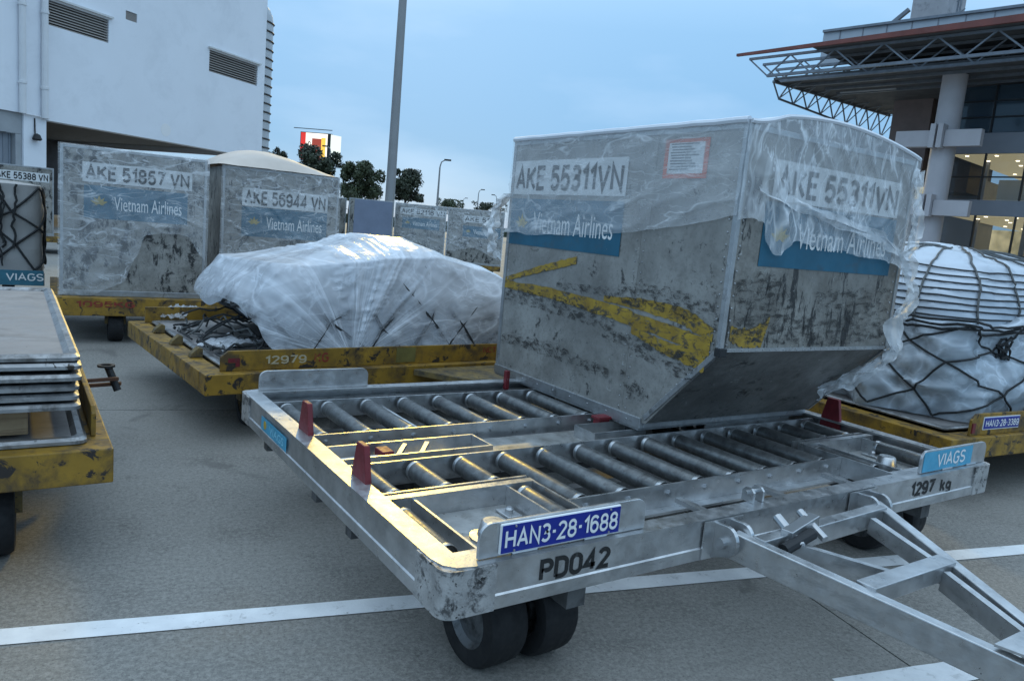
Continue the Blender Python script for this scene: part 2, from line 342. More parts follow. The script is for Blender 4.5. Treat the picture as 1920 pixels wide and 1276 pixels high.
# ------------------------------------------------------------------ ground
def concrete(name, k=1.):
    t = NT(name); P = t.tc.outputs['Object']
    c = t.mix(t.ramp(t.noise(.7, 6, .6, .3, P), [(.3, 0.), (.7, 1.)]), sc3((.145, .139, .127), k), sc3((.235, .224, .204), k))
    c = t.mix(t.ramp(t.noise(2.6, 8, .7, .6, P), [(.52, 0.), (.72, .65)]), c, (.085, .078, .07))
    c = t.mix(t.ramp(t.noise(.45, 4, .6, .8, P), [(.52, 0.), (.66, .5)]), c, sc3((.20, .165, .125), k))
    c = t.mix(t.ramp(t.noise(5.5, 6, .7, 1.5, P), [(.64, 0.), (.70, .55)]), c, (.06, .056, .052))
    c = t.mix(t.ramp(t.noise(44, 6, .88, 0, P), [(.44, 0.), (.60, .75)]), c, sc3((.33, .315, .285), k))
    c = t.mix(t.ramp(t.noise(70, 5, .88, 0, P), [(.53, 0.), (.64, .75)]), c, (.05, .049, .046))
    st = t.noise(3, 5, .6, .4, t.map((.25, 3, 1), (0, 0, .5), P)); c = t.mix(t.ramp(st, [(.62, 0.), (.78, .45)]), c, (.07, .068, .066))
    c = t.mix(t.ramp(t.noise(1.3, 3, .5, 1.2, P), [(.64, 0.), (.68, .5)]), c, (.085, .08, .075))
    t.set(Base_Color=c, Roughness=t.ramp(t.noise(1.5, 5, .6, 0, P), [(.3, .62), (.7, .85)])); t.bump(t.noise(85, 5, .75, 0, P), .5, .006); return t.m
CONC = concrete('apron_concrete'); JOINT = plain('joint_filler', (.035, .034, .033), .9)
g = link('ground', MB().add([(-900,-900,-.012),(900,-900,-.012),(900,900,-.012),(-900,900,-.012)], [(0,1,2,3)]).mesh('ground'), JOINT, kind='structure')
# concrete slabs, laid parallel to the painted line
LA = math.radians(-13.2); ax, ay = Vector((math.cos(LA), math.sin(LA), 0)), Vector((-math.sin(LA), math.cos(LA), 0))
SO = Vector((-1.95, 3.0, 0)); SW, SD = 5.2, 4.9
slab_me = MB().prism([(.005,.005),(SW-.005,.005),(SW-.005,SD-.005),(.005,SD-.005)], -.011, 0).mesh('slab'); slab_me.materials.append(CONC)
for i in range(-3, 6):
    for j in range(-3, 7):
        P = SO+ax*((i-.42)*SW)+ay*(j*SD); o = link('slab', slab_me, None, g, P, kind='structure'); o.rotation_euler = (0, 0, LA)
# far apron beyond the slabs
far = concrete('far_apron', 1.05)
fr_ = MB()
X0, X1, Y0, Y1 = (-3-.42)*SW, (6-.42)*SW, -3*SD, 7*SD
for a, b, c, d in ((-400, X0, -400, 500), (X1, 500, -400, 500), (X0, X1, Y1, 500), (X0, X1, -400, Y0)):
    fr_.add([SO+ax*a+ay*c, SO+ax*b+ay*c, SO+ax*b+ay*d, SO+ax*a+ay*d], [(0,1,2,3)])
fm = fr_.mesh('far_apron'); o = link('far_apron', fm, far, kind='structure')
def paint_mat():
    t = NT('line_paint'); P = t.tc.outputs['Object']
    c = t.mix(t.ramp(t.noise(5, 6, .6, 0, P), [(.3, 0.), (.7, 1.)]), (.60, .61, .62), (.80, .81, .81))
    c = t.mix(t.ramp(t.noise(12, 8, .75, .4, P), [(.56, 0.), (.7, .8)]), c, (.30, .30, .29))
    t.set(Base_Color=c, Roughness=.7, Alpha=t.ramp(t.noise(30, 7, .75, 0, P), [(.30, .25), (.36, 1.)])); t.bump(t.noise(85, 4, .7, 0, P), .4, .004); return t.m
PAINT = paint_mat()
def line(A, B, w_):
    A, B = Vector(A), Vector(B); d = (B-A).normalized(); n = Vector((-d.y, d.x, 0))*w_/2; N = 60; rows = [[], []]
    for i in range(N+1):
        p = A.lerp(B, i/N)
        for k, sg in ((0, 1), (1, -1)): rows[k].append(p+n*sg*(1+.05*fbm(i*.9, k*5.3))+Vector((0,0,.004)))
    o = part('painted_line', MB().grid(rows), PAINT, None, kind='structure'); return o
a_ = Vector((-2.985, -.015, 0)); d_ = Vector((2.025+2.985, -1.235+.015, 0)).normalized()
line(a_-d_*9, a_+d_*14, .112)
line(Vector((-.02, -1.68, 0))-d_*.34, Vector((.0, -1.68, 0))+d_*6, .13)

# ------------------------------------------------------------------ wheels
def wheel(parent, c, r, wd, axis=(1,0,0), rimc=None, name='wheel', keep=False):
    rimc = rimc or RIMM
    ty = MB().lathe([(r*.60,-wd*.46),(r*.80,-wd*.5),(r*.93,-wd*.47),(r*.985,-wd*.38),(r,-wd*.2),(r*.985,-wd*.12),(r,-wd*.06),(r,wd*.06),(r*.985,wd*.12),(r,wd*.2),(r*.985,wd*.38),(r*.93,wd*.47),(r*.80,wd*.5),(r*.60,wd*.46)], c, axis, 40)
    ri = MB().lathe([(.001,-wd*.20),(r*.2,-wd*.22),(r*.22,-wd*.34),(r*.3,-wd*.34),(r*.32,-wd*.16),(r*.5,-wd*.2),(r*.56,-wd*.4),(r*.62,-wd*.44),(r*.62,wd*.44),(r*.5,wd*.3),(.001,wd*.3)], c, axis, 28)
    t = smoothby(part(name, ty, RUB, parent, keep=keep)); smoothby(part('rim', ri, rimc, t)); return t
# ------------------------------------------------------------------ the silver pallet dolly in front
XL, XR, YF, YB, ZT, ZB = -1.856, 1.581, -1.155, 1.285, .55, .392
D = empty('pallet_dolly', ((XL+XR)/2, (YF+YB)/2, 0), 'galvanised grey roller pallet dolly with blue number plate HAN3-28-1688 in the foreground', 'dolly')
K = dict(keep=True)
def dp(name, mb, m=GALV, **k): return part(name, mb, m, D, keep=True, **k)
def beam_profile(sg):   # outward C-shape: web, lower band proud
    return [(0, ZT), (.085, ZT), (.085, ZT-.012), (.03, ZT-.012), (.03, ZB+.012), (.085, ZB+.012), (.085, ZB), (-.006, ZB), (-.006, ZB+.045), (0, ZB+.05)]
pf = beam_profile(1); CC = .10
dp('front_beam', MB().prism([(YF+a, z) for a, z in pf], XL+CC, XR-CC, (1, 2, 0)))
dp('rear_beam', MB().prism([(YB-a, z) for a, z in pf], XL+CC, XR-CC, (1, 2, 0)))
dp('side_beam', MB().prism([(XL+a, z) for a, z in pf], YF+CC, YB-CC, (0, 2, 1)))
dp('side_beam', MB().prism([(XR-a, z) for a, z in pf], YF+CC, YB-CC, (0, 2, 1)))
for sx, cx in ((1, XL), (-1, XR)):
    for sy, cy in ((1, YF), (-1, YB)):
        arc = [(CC*1.9, 0), (CC, 0)]+[(CC*.5-CC*.5*math.sin(t)*1.0, CC*.5-CC*.5*math.cos(t)) for t in [i*math.pi/12 for i in range(7)]]+[(0, CC), (0, CC*1.9)]
        arc = [(a-.008, b-.008) for a, b in arc]
        inner = [(CC*1.9, .01), (.02, .02), (.01, CC*1.9)]
        ring = arc+[(.012, CC*1.9-.008), (.012, .06), (.06, .012), (CC*1.9-.008, .012)]
        cap = dp('corner_bumper', MB().prism([(cx+sx*a, cy+sy*b) for a, b in ring], ZB-.003, ZT-.004), SCUFF)
        dp('corner_plate', MB().prism([(cx+sx*a, cy+sy*b) for a, b in [(CC, .0), (CC*.45, .012), (.012, CC*.45), (0, CC), (.085, CC), (CC, .085)]], ZT-.012, ZT+.0005))
# roller rails
def rail(y, x0, x1, t=.012, z0=.43, z1=.531, flange=0):
    m = MB().box(x0, x1, y-t/2, y+t/2, z0, z1)
    if flange: m.box(x0, x1, min(y, y+flange), max(y, y+flange), z0-.012, z0-.0005)
    return dp('roller_rail', m)
rail(1.04, XL+.03, XR-.03); rail(.385, XL+.03, XR-.03, flange=-.05); rail(-.085, XL+.03, XR-.03, flange=.05)
rail(-.745, -1.07, .80, flange=-.06); rail(-.44, XL+.03, -1.07); rail(-.44, .80, XR-.03)
rail(1.21, XL+.09, XR-.09, z1=.5)
# rollers
RP, RX0, RZ, Rr = .2355, -1.685, .488, .042
def roller(x, y0, y1):
    m = MB().lathe([(.001, 0), (Rr*.6, 0), (Rr*.66, .006), (Rr*.95, .004), (Rr, .012), (Rr, y1-y0-.012), (Rr*.95, y1-y0-.004), (Rr*.66, y1-y0-.006), (Rr*.6, y1-y0), (.001, y1-y0)], (x, y0, RZ), (0, 1, 0), 24)
    o = smoothby(dp('roller', m, ROLL))
    for yy in (y0, y1):
        rg = MB().lathe([(Rr*1.02, -.011), (Rr*1.045, -.008), (Rr*1.045, .008), (Rr*1.02, .011), (Rr*.99, .011), (Rr*.99, -.011), (Rr*1.02, -.011)], (x, yy+(.006 if yy == y0 else -.006), RZ), (0, 1, 0), 20)
        smoothby(part('end_ring', rg, ROLLEND, o))
    return o
ax_m = []
for k in range(14):
    x = RX0+RP*k
    short = k < 3 or k > 10
    roller(x, (-.415 if short else -.715), -.118); roller(x, .42, 1.005)
    for yy in (1.04, .385, -.085, -.44 if short else -.745):     # bolts on the rails
        m = MB().lathe([(.0, -.014), (.010, -.014), (.010, -.006), (.014, -.006), (.014, 0), (0, 0)], (x, yy-.006, RZ+.004), (0, 1, 0), 6)
        dp('bolt', m, ROLLEND)
for x in (RX0-.05, 1.40):
    roller(x, -.945, -.60)
for x in (-1.15, .87): roller(x, -.90, -.55)
# thin tie rods and under frame
for x in (-1.09, -.40, .31, .98): dp('tie_rod', MB().tube([(x, .39, .46), (x, 1.04, .46)], .011, 8))
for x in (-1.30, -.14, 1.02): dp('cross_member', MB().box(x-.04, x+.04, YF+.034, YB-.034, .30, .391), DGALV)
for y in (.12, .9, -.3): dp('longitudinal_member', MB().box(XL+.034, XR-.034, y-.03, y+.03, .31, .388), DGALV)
# centre channel with lock trays
dp('walk_plate', MB().box(-1.0, .14, -.02, .32, .452, .458), GALVD)
for x0 in (-1.77, .55):
    dp('lock_tray', MB().box(x0, x0+.80, .19, .202, .44, .53).box(x0, x0+.80, -.005, .007, .44, .53).box(x0+.79, x0+.80, .008, .189, .441, .529).box(x0, x0+.80, .008, .189, .44, .446))
    for q in (.30, .42): dp('lock_lever', MB().bar((x0+q, .03, .50), (x0+q+.10, .16, .515), .02, .02), ROLLEND)
    dp('lock_block', MB().box(x0+.24, x0+.30, .06, .15, .47, .525), RED, bevel=.004)
    dp('lock_rod', MB().tube([(x0+.02, .1, .49), (x0+.24, .1, .49)], .012, 8), ROLLEND)
    dp('lock_rod', MB().tube([(x0+.3, .1, .49), (x0+.55, .1, .49)], .009, 8), ROLLEND)
dp('lock_tray', MB().box(-.28, .1, .215, .225, .459, .525).box(-.28, .1, .04, .05, .459, .525).box(-.28, -.27, .05, .215, .459, .52))
# front corner bays
for sg in (1, -1):
    cx = lambda a: a if sg == 1 else 2*(XL+XR)/2-a
    def bx(a, b, *r): q = sorted((cx(a), cx(b))); return (q[0], q[1])+r
    dp('bay_beam', MB().box(*bx(-1.77, -1.075, -.515, -.475, .43, .534)))
    dp('bay_beam', MB().box(*bx(-1.088, -1.076, -1.07, -.516, .43, .533)))
    dp('bay_divider', MB().box(*bx(-1.658, -1.648, -1.0, -.516, .43, .527)))
    dp('bay_divider', MB().box(*bx(-1.222, -1.212, -1.0, -.516, .43, .527)))
    dp('bay_beam', MB().box(*bx(-1.77, -1.09, -1.042, -1.004, .43, .529)))
    dp('bay_plate', MB().box(*bx(-1.647, -1.223, -1.003, -.516, .44, .447)), GALVD)
    for yy in (-.62, -.92):
        for xx in (-1.60, -1.27):
            dp('pivot_lug', MB().box(*bx(xx-.035, xx+.035, yy-.05, yy+.05, .4475, .458)), GALV, bevel=.004)
            dp('pivot_bolt', MB().lathe([(0, .022), (.012, .022), (.018, .014), (.018, 0)], (cx(xx), yy, .458), (0, 0, 1), 10), ROLLEND)
    smoothby(dp('pivot_cap', MB().lathe([(.085, 0), (.085, .008), (.058, .012), (.046, .062), (.04, .068), (0, .068)], (cx(-1.455), -.79, .447), (0, 0, 1), 28), GALV))
# guide plates
def guide(name, x0, x1, y, z0, z1, r=.045, th=.014):
    pts = [(x0, z0), (x1, z0), (x1, z1-r)]+[(x1-r+r*math.cos(t), z1-r+r*math.sin(t)) for t in [i*math.pi/16 for i in range(1, 9)]]+[(x0+r-r*math.sin(t), z1-r+r*math.cos(t)) for t in [i*math.pi/16 for i in range(0, 8)]]+[(x0, z1-r)]
    return dp(name, MB().prism(pts, y-th/2, y+th/2, (0, 2, 1)), GALV, bevel=.002)
gz = ZT+.002
guide('guide_plate', -1.725, -1.015, -1.118, gz, .668); gr_ = guide('guide_plate', .89, 1.56, -1.118, gz, .668)
guide('guide_plate', -1.775, -1.115, 1.25, gz, .665); guide('guide_plate', .70, 1.45, 1.25, gz, .66)
for x0 in (-1.6, -1.3, 1.1, 1.35): dp('weld_bead', MB().tube([(x0, -1.127, gz+.003), (x0+.1, -1.127, gz+.003)], .006, 6), ROLLEND)
npl = dp('number_plate', MB().box(-1.655, -1.148, -1.137, -1.1255, .560, .664), WHITE, bevel=.006)
part('plate_face', MB().box(-1.650, -1.153, -1.1385, -1.1372, .565, .659), PLATE, npl)
stext('HAN3-28-1688', WHITE, npl, (-1.638, -1.1390, .579), (1,0,0), (0,0,1), .473, .066, .001, .16)
for x, z in ((-1.6, .571), (-1.2, .571), (-1.6, .653), (-1.2, .653)): part('plate_screw', MB().lathe([(.0045, 0), (.004, .0025), (0, .003)], (x, -1.139, z), (0, -1, 0), 8), ROLLEND, npl)
stext('PD042', BLACK, D, (-1.50, YF+.0, .447), (1,0,0), (0,0,1), .305, .080, .0012, .205, keep=True)
stext('1297', BLACK, D, (.77, YF, .452), (1,0,0), (0,0,1), .225, .075, .0012, .22, keep=True)
stext('kg', BLACK, D, (1.055, YF, .445), (1,0,0), (0,0,1), .11, .075, .0012, .19, keep=True)
st_ = dp('operator_sticker', MB().box(.905, 1.40, -1.1275, -1.1255, .556, .660), CYAN)
stext('VIAGS', WHITE, st_, (1.035, -1.1277, .575), (1,0,0), (0,0,1), .29, .072, .001, .15)
s2 = dp('operator_sticker', MB().box(XL-.0075, XL-.0065, .42, .85, .445, .515), CYAN)
text('VIAGS', plain('cyan_letter', (.25, .6, .75), .5), s2, (XL-.008, .70, .46), (0,-1,0), (0,0,1), .24, .04, .001, .012)
part('sun_mark', MB().lathe([(0, .0015), (.022, .0015), (.022, 0)], (XL-.0078, .78, .48), (-1, 0, 0), 12), plain('gold', (.5, .33, .03), .5), s2)
# red stops
def stop(x, y, z0, z1, w0, w1, axis, th=.026):
    pts = [(-w0/2, z0), (w0/2, z0), (w0/2*.9, z0+(z1-z0)*.45), (w1/2, z1), (-w1/2, z1), (-w0/2*.9, z0+(z1-z0)*.45)]
    if axis == 'y': m = MB().prism([(y+a, z) for a, z in pts], x-th/2, x+th/2, (1, 2, 0))
    else: m = MB().prism([(x+a, z) for a, z in pts], y-th/2, y+th/2, (0, 2, 1))
    return dp('red_stop', m, RED, bevel=.004)
for y in (-.30, .39): stop(XL+.075, y, .46, .695, .165, .075, 'y'); stop(XR-.06, y+.1, .46, .69, .15, .08, 'y')
dp('red_stop', MB().box(-.10, .0, .225, .30, .535, .552).box(-.09, -.01, .235, .29, .459, .5345), RED, bevel=.003)
dp('red_stop', MB().box(-.135, -.105, 1.18, 1.215, .5, .63), RED, bevel=.004)
# front cross stays and lug
for x in (-.50, .03, .56): dp('front_stay', MB().box(x-.02, x+.02, -1.07, -.808, .47, .49))
for x in (-.375, -.315): dp('lug', MB().prism([(-1.10, ZT+.001), (-1.04, ZT+.001), (-1.04, ZT+.045), (-1.055, ZT+.06), (-1.085, ZT+.06), (-1.10, ZT+.045)], x, x+.012, (1, 2, 0)), GALV)
dp('lug_pin', MB().tube([(-.39, -1.07, ZT+.04), (-.29, -1.07, ZT+.04)], .01, 8), ROLLEND)
dp('brake_cylinder', MB().lathe([(0, 0), (.03, 0), (.03, .2), (.022, .21), (.022, .3), (0, .3)], (-.85, -.93, .42), (1, -.05, 0), 14), DARK)
dp('brake_rod', MB().tube([(-.55, -.94, .42), (-.2, -.95, .42)], .012, 8), ROLLEND)
# wheels: twin tyres on castors
for cx_, cy_ in ((-1.40, -.845), (1.16, -.79), (-1.30, .93), (1.12, .93)):
    a = (-1, -.06, 0)
    wheel(D, (cx_-.10, cy_, .182), .182, .165, a, keep=True); wheel(D, (cx_+.12, cy_-.012, .182), .182, .165, (1, .06, 0), keep=True)
    dp('castor_fork', MB().box(cx_-.04, cx_+.04, cy_-.06, cy_+.06, .15, .30).lathe([(.13, .29), (.13, .30), (.13, .3005)], (cx_, cy_, 0), (0, 0, 1), 20).box(cx_-.17, cx_+.17, cy_-.15, cy_+.15, .30, .311), GALVD)
# drawbar
HX = ((-.62, 1), (.34, -1)); HY, HZ = -1.215, .475
for hx, sg in HX:
    for q in (-.045, .045):
        pr = [(-1.163, ZB+.0), (-1.163, ZT-.01), (-1.19, ZT-.008)]+[(HY-.01-.055*math.sin(t), HZ+.008+.062*math.cos(t)) for t in [i*math.pi/10 for i in range(0, 11)]]
        dp('hinge_plate', MB().prism(pr, hx+q-.009, hx+q+.009, (1, 2, 0)), GALV, bevel=.002)
    dp('hinge_pin', MB().tube([(hx-.075, HY, HZ), (hx+.075, HY, HZ)], .022, 14), ROLLEND)
    dp('hinge_mount', MB().box(hx-.11, hx+.11, YF-.0125, YF-.0065, ZB+.002, ZT-.004), GALV)
def zbar(y): return HZ-.085*(HY-y)/(HY+2.55)*-1 if False else HZ+(y-HY)*.115
def bp(x, y, dz=0): return (x, y, zbar(y)+dz)
CXD = -.24
db = dp('drawbar', MB().bar(bp(-.62, HY-.005, -.01), bp(-.27, -2.36, -.01), .05, .108).bar(bp(.34, HY-.005, -.01), bp(-.21, -2.36, -.01), .05, .108), GALV, bevel=.004)
def dbp(name, mb, m=GALV, **k): return part(name, mb, m, db, **k)
dbp('drawbar_cross', MB().bar(bp(-.585, -1.31, .012), bp(.30, -1.275, .012), .055, .08), bevel=.003)
dbp('drawbar_cross', MB().bar(bp(-.455, -1.67, .020), bp(.10, -1.67, .020), .075, .065), bevel=.003)
for x0, x1 in ((.16, .10), (-.45, -.33)): dbp('drawbar_brace', MB().bar(bp(x0, -1.32), bp(x1*.6, -1.66, .0), .03, .07))
dbp('drawbar_brace', MB().bar(bp(.02, -1.71, -.004), bp(-.2, -2.25, -.004), .03, .08))
dbp('gusset_plate', MB().prism([(-.375, -2.06), (-.03, -2.06), (-.19, -2.40), (-.29, -2.40)], zbar(-2.06)+.055, zbar(-2.06)+.064), GALV)
dbp('tow_eye', MB().lathe([(.05, -.02), (.08, -.02), (.08, .02), (.05, .02), (.05, -.02)], (CXD, -2.52, zbar(-2.5)), (0, 0, 1), 20), DARK)
dbp('latch', MB().bar(bp(-.45, -1.33, .05), bp(-.24, -1.30, .075), .05, .05).tube([bp(-.42, -1.38, .03), bp(-.40, -1.24, .08)], .02, 10).tube([bp(-.30, -1.40, .05), bp(-.27, -1.25, .09)], .016, 10), ROLLEND, bevel=.003)
dbp('latch_spring', MB().tube([bp(-.50, -1.36, .02), bp(-.33, -1.36, .06)], .024, 10), DARK)

# ------------------------------------------------------------------ the main air cargo container
UW, UL, UO, UH, US, UZ = 1.487, 1.549, .505, 1.660, .55, .531
U = empty('cargo_container', (0, 0, UZ), 'dented aluminium cargo container marked AKE 55311VN, slanted lower corner, on the silver dolly', 'container', rz=-.006)
def up(name, mb, m=ALU, **k): return part(name, mb, m, U, **k)
T = .012
SEAM = .16
up('side_panel', MB().prism([(UL, .05), (UL, UH), (SEAM, UH), (SEAM, .05)], .004, .004+T, (1, 2, 0)))
up('side_panel', MB().prism([(SEAM-.002, .05), (SEAM-.002, UH), (-UO, UH), (-UO, US), (-.045, .05)], .0035, .0035+T, (1, 2, 0)))
up('far_side_panel', MB().prism([(UL, .05), (UL, UH), (-UO, UH), (-UO, US), (-.045, .05)], UW-T-.004, UW-.004, (1, 2, 0)))
up('overhang_panel', MB().box(T+.006, UW-T-.006, -UO+.004, -UO+.004+T, US+.004, UH), ALUF)
sl_d = Vector((0, -.045+UO, -(US-.05))).normalized()
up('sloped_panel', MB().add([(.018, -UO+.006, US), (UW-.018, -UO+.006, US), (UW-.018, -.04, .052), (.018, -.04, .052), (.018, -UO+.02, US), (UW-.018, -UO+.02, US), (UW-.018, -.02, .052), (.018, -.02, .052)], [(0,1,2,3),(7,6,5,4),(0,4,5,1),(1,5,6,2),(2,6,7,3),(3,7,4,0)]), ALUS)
up('back_panel', MB().box(T+.006, UW-T-.006, UL-T-.004, UL-.004, .05, UH))
up('roof_panel', MB().box(.02, UW-.02, -UO+.02, UL-.02, UH-.02, UH-.006), LABEL)
up('floor_plate', MB().box(.0, UW, .0, UL, 0, .012), ALUP)
for x in (-.008, UW-.022): up('base_rail', MB().box(x, x+.03, -.012, UL+.006, .0125, .075), ALUP, bevel=.003)
for y in (-.014, UL-.015): up('base_rail', MB().box(.0225, UW-.0225, y, y+.03, .0125, .078), ALUP, bevel=.003)
e_ = .028
for x in (-.003, UW-e_+.003):
    up('corner_post', MB().box(x, x+e_, -UO-.004, -UO+e_, US+.012, UH+.003), ALUP, bevel=.003)
    up('corner_post', MB().box(x, x+e_, UL-e_, UL+.004, .078, UH+.003), ALUP, bevel=.003)
    up('slope_rail', MB().bar((x+e_/2, -UO+.012, US-.004), (x+e_/2, -.03, .079), e_, .03, (0, 1, 0)), ALUP, bevel=.003)
    up('top_rail', MB().box(x, x+e_, -UO+e_+.0005, UL-e_-.0005, UH-e_, UH+.002), ALUP, bevel=.003)
for y in (-UO-.003, UL-e_+.003): up('top_rail', MB().box(e_-.002, UW-e_+.002, y, y+e_, UH-e_, UH+.002), ALUP, bevel=.003)
up('fold_rail', MB().box(e_, UW-e_, -UO-.003, -UO+.004, US-.006, US+.014), ALUP)
up('gusset', MB().box(-.006, .045, -UO-.010, -UO+.03, US-.03, US+.012), DARK, bevel=.003)
up('edge_seam', MB().box(T+.002, T+.004, SEAM-.05, SEAM+.05, .05, UH).box(.001, .0033, SEAM-.055, SEAM+.055, 1.15, UH-.03), ALU)
# rivets
rv = MB()
def rivet(p, n, r=.0065):
    n = Vector(n); rv.lathe([(r, 0), (r*.7, .003), (0, .0042)], p, n, 6)
for i in range(26):
    z = .1+i*.06
    for q in (-.03, .03): rivet((.0028, SEAM+q, z), (-1, 0, 0), .005)
for i in range(18):
    z = US+.03+i*.062
    rivet((.003, -UO+.05, z), (-1, 0, 0)); rivet((.05, -UO+.003, z), (0, -1, 0)); rivet((UW-.05, -UO+.003, z), (0, -1, 0)); rivet((.003, UL-.05, z), (-1, 0, 0))
for i in range(13):
    f_ = (i+.5)/13; rivet((.003, -UO+.05+f_*(UO-.08), US+.0-f_*(US-.09)), (-1, 0, 0))
for i in range(26): rivet((.05+i*(UW-.1)/25, -UO-.0032, US+.004), (0, -1, 0), .004)
for i in range(22): rivet((.003, -.2+i*.08, UH-.045), (-1, 0, 0), .004)
for i in range(8): rivet((.12+i*.18, -.0145, .045), (0, -1, 0), .006); rivet((-.0085, .1+i*.18, .045), (-1, 0, 0), .006)
smoothby(part('rivets', rv, ALUP, U, kind='stuff'))
# markings; local y, z on the long side
LU, LV = (0, -1, 0), (0, 0, 1); FX = .0025
def flat(name, P0, Uv, Vv, w_, h_, off, m, par=None): return part(name, patch(MB(), P0, Uv, Vv, w_, h_, off), m, par or U)
lb = flat('id_label', (FX, 1.515, 1.30), LU, LV, 1.185, .225, .003, LABEL)
stext('AKE 55311VN', BLACK, lb, (FX, 1.49, 1.325), LU, LV, 1.13, .165, .0042, .18)
bl = flat('airline_decal', (FX, 1.53, .955), LU, LV, 1.20, .315, .003, BLUE)
text('Vietnam Airlines', WHITE, bl, (FX, 1.235, 1.045), LU, LV, .83, .14, .0042, .0)
GOLD = worn('gold_lotus', (.36, .27, .06), .5, 0, .2, 20)
def lotus(par, P0, Uv, Vv, s, off):
    Uv, Vv = Vector(Uv), Vector(Vv); n = Uv.cross(Vv); m = MB()
    for a, l in ((0, 1.), (38, .9), (-38, .9), (72, .95), (-72, .95), (105, .55), (-105, .55)):
        a = math.radians(a); d = Uv*math.sin(a)+Vv*math.cos(a); c = Uv*math.cos(a)-Vv*math.sin(a)
        P = Vector(P0)+n*off
        m.add([P, P+(d*.5+c*.17)*l*s, P+d*l*s, P+(d*.5-c*.17)*l*s], [(0,1,2,3)])
    return part('lotus_emblem', m, GOLD, par)
lotus(bl, (FX, 1.375, 1.09), LU, LV, .085, .0045)
pc = flat('document_placard', (FX, .045, 1.40), LU, LV, .315, .205, .003, worn('orange_border', (.5, .10, .045), .5, 0, .2, 10))
flat('placard_sheet', (FX, .015, 1.425), LU, LV, .255, .16, .0042, LABEL, pc)
pl_ = MB()
for i in range(10): patch(pl_, (FX, -.0-.005*(i % 3), 1.575-i*.0145), LU, LV, .2-.02*(i*7 % 4), .006, .0052, .0005)
part('placard_print', pl_, plain('print_grey', (.12, .12, .13), .6), pc)
FU = (1, 0, 0); FY = -UO+.0035
lb = flat('id_label', (.235, FY, 1.32), FU, LV, 1.13, .20, .003, LABEL)
stext('AKE 55311VN', BLACK, lb, (.26, FY, 1.345), FU, LV, 1.08, .145, .0045, .18)
bl = flat('airline_decal', (.20, FY, .985), FU, LV, 1.17, .325, .003, BLUE)
text('Vietnam Airlines', WHITE, bl, (.48, FY, 1.09), FU, LV, .82, .13, .0045, .0)
lotus(bl, (.34, FY, 1.13), FU, LV, .085, .0045)
# yellow tape, ragged strips
def strip(pts, wds, plane, off=.004, seed=0):
    rows = [[], [], []]; n = 40
    L_ = len(pts)-1
    for i in range(n+1):
        t = i/n*L_; k = min(int(t), L_-1); f_ = t-k
        p = [pts[k][j]*(1-f_)+pts[k+1][j]*f_ for j in (0, 1)]; w_ = wds[k]*(1-f_)+wds[k+1]*f_
        a = w_/2*(1+.35*fbm(i*.4, seed)); b = w_/2*(1+.35*fbm(i*.4, seed+9))
        for r_, dz in ((0, a), (1, 0), (2, -b)):
            q = (p[0], p[1]+dz); rows[r_].append((FX-off, q[0], q[1]) if plane == 'x' else (q[0], FY-off, q[1]))
    return up('yellow_tape', MB().grid(rows), TAPE)
strip([(1.55, .665), (.95, .665), (.3, .63), (-.25, .575), (-.44, .55)], [.05, .07, .085, .08, .09], 'x', seed=1)
strip([(1.52, .70), (1.1, .81), (.72, .90)], [.03, .045, .05], 'x', seed=2)
strip([(.42, .70), (.05, .705), (-.25, .685), (-.45, .62)], [.03, .07, .09, .07], 'x', seed=3)
strip([(.15, .555), (-.12, .50), (-.42, .475)], [.04, .07, .10], 'x', .005, seed=4)
strip([(.06, .64), (.18, .61), (.31, .63), (.35, .72)], [.07, .10, .12, .03], 'y', seed=5)
def scrape_mat():
    t = NT('dark_scrape'); t.set(Base_Color=(.035, .034, .032), Roughness=.7, Alpha=t.ramp(t.noise(11, 9, .8, .6, t.map((1.6, 1.6, 3.))), [(.50, 0.), (.58, .85)])); return t.m
SCR = scrape_mat()
def scrape(pts, wds, plane, seed): o = strip(pts, wds, plane, .0065, seed); o.name = 'scrape_mark'; o.data.materials.clear(); o.data.materials.append(SCR)
for k, (p_, w_) in enumerate((([(1.5, .60), (.9, .60), (.3, .55)], [.09, .12, .08]), ([(.3, .78), (-.1, .76), (-.44, .72)], [.06, .14, .12]), ([(.9, .73), (.4, .74), (.1, .70)], [.03, .06, .04]), ([(.4, .50), (.0, .46), (-.35, .42)], [.05, .12, .14]), ([(1.5, .28), (.9, .3), (.3, .26)], [.05, .1, .06]), ([(-.38, .95), (-.44, .8), (-.47, .62)], [.06, .14, .2]), ([(.2, .3), (.1, .22), (-.05, .2)], [.03, .12, .05]))): scrape(p_, w_, 'x', 20+k)
for k, (p_, w_) in enumerate((([(.08, .68), (.5, .66), (1.0, .64), (1.42, .68)], [.14, .16, .14, .12]), ([(.06, .84), (.3, .86), (.5, .82)], [.14, .2, .1]), ([(.7, .82), (1.1, .80), (1.42, .84)], [.1, .2, .14]))): scrape(p_, w_, 'y', 40+k)
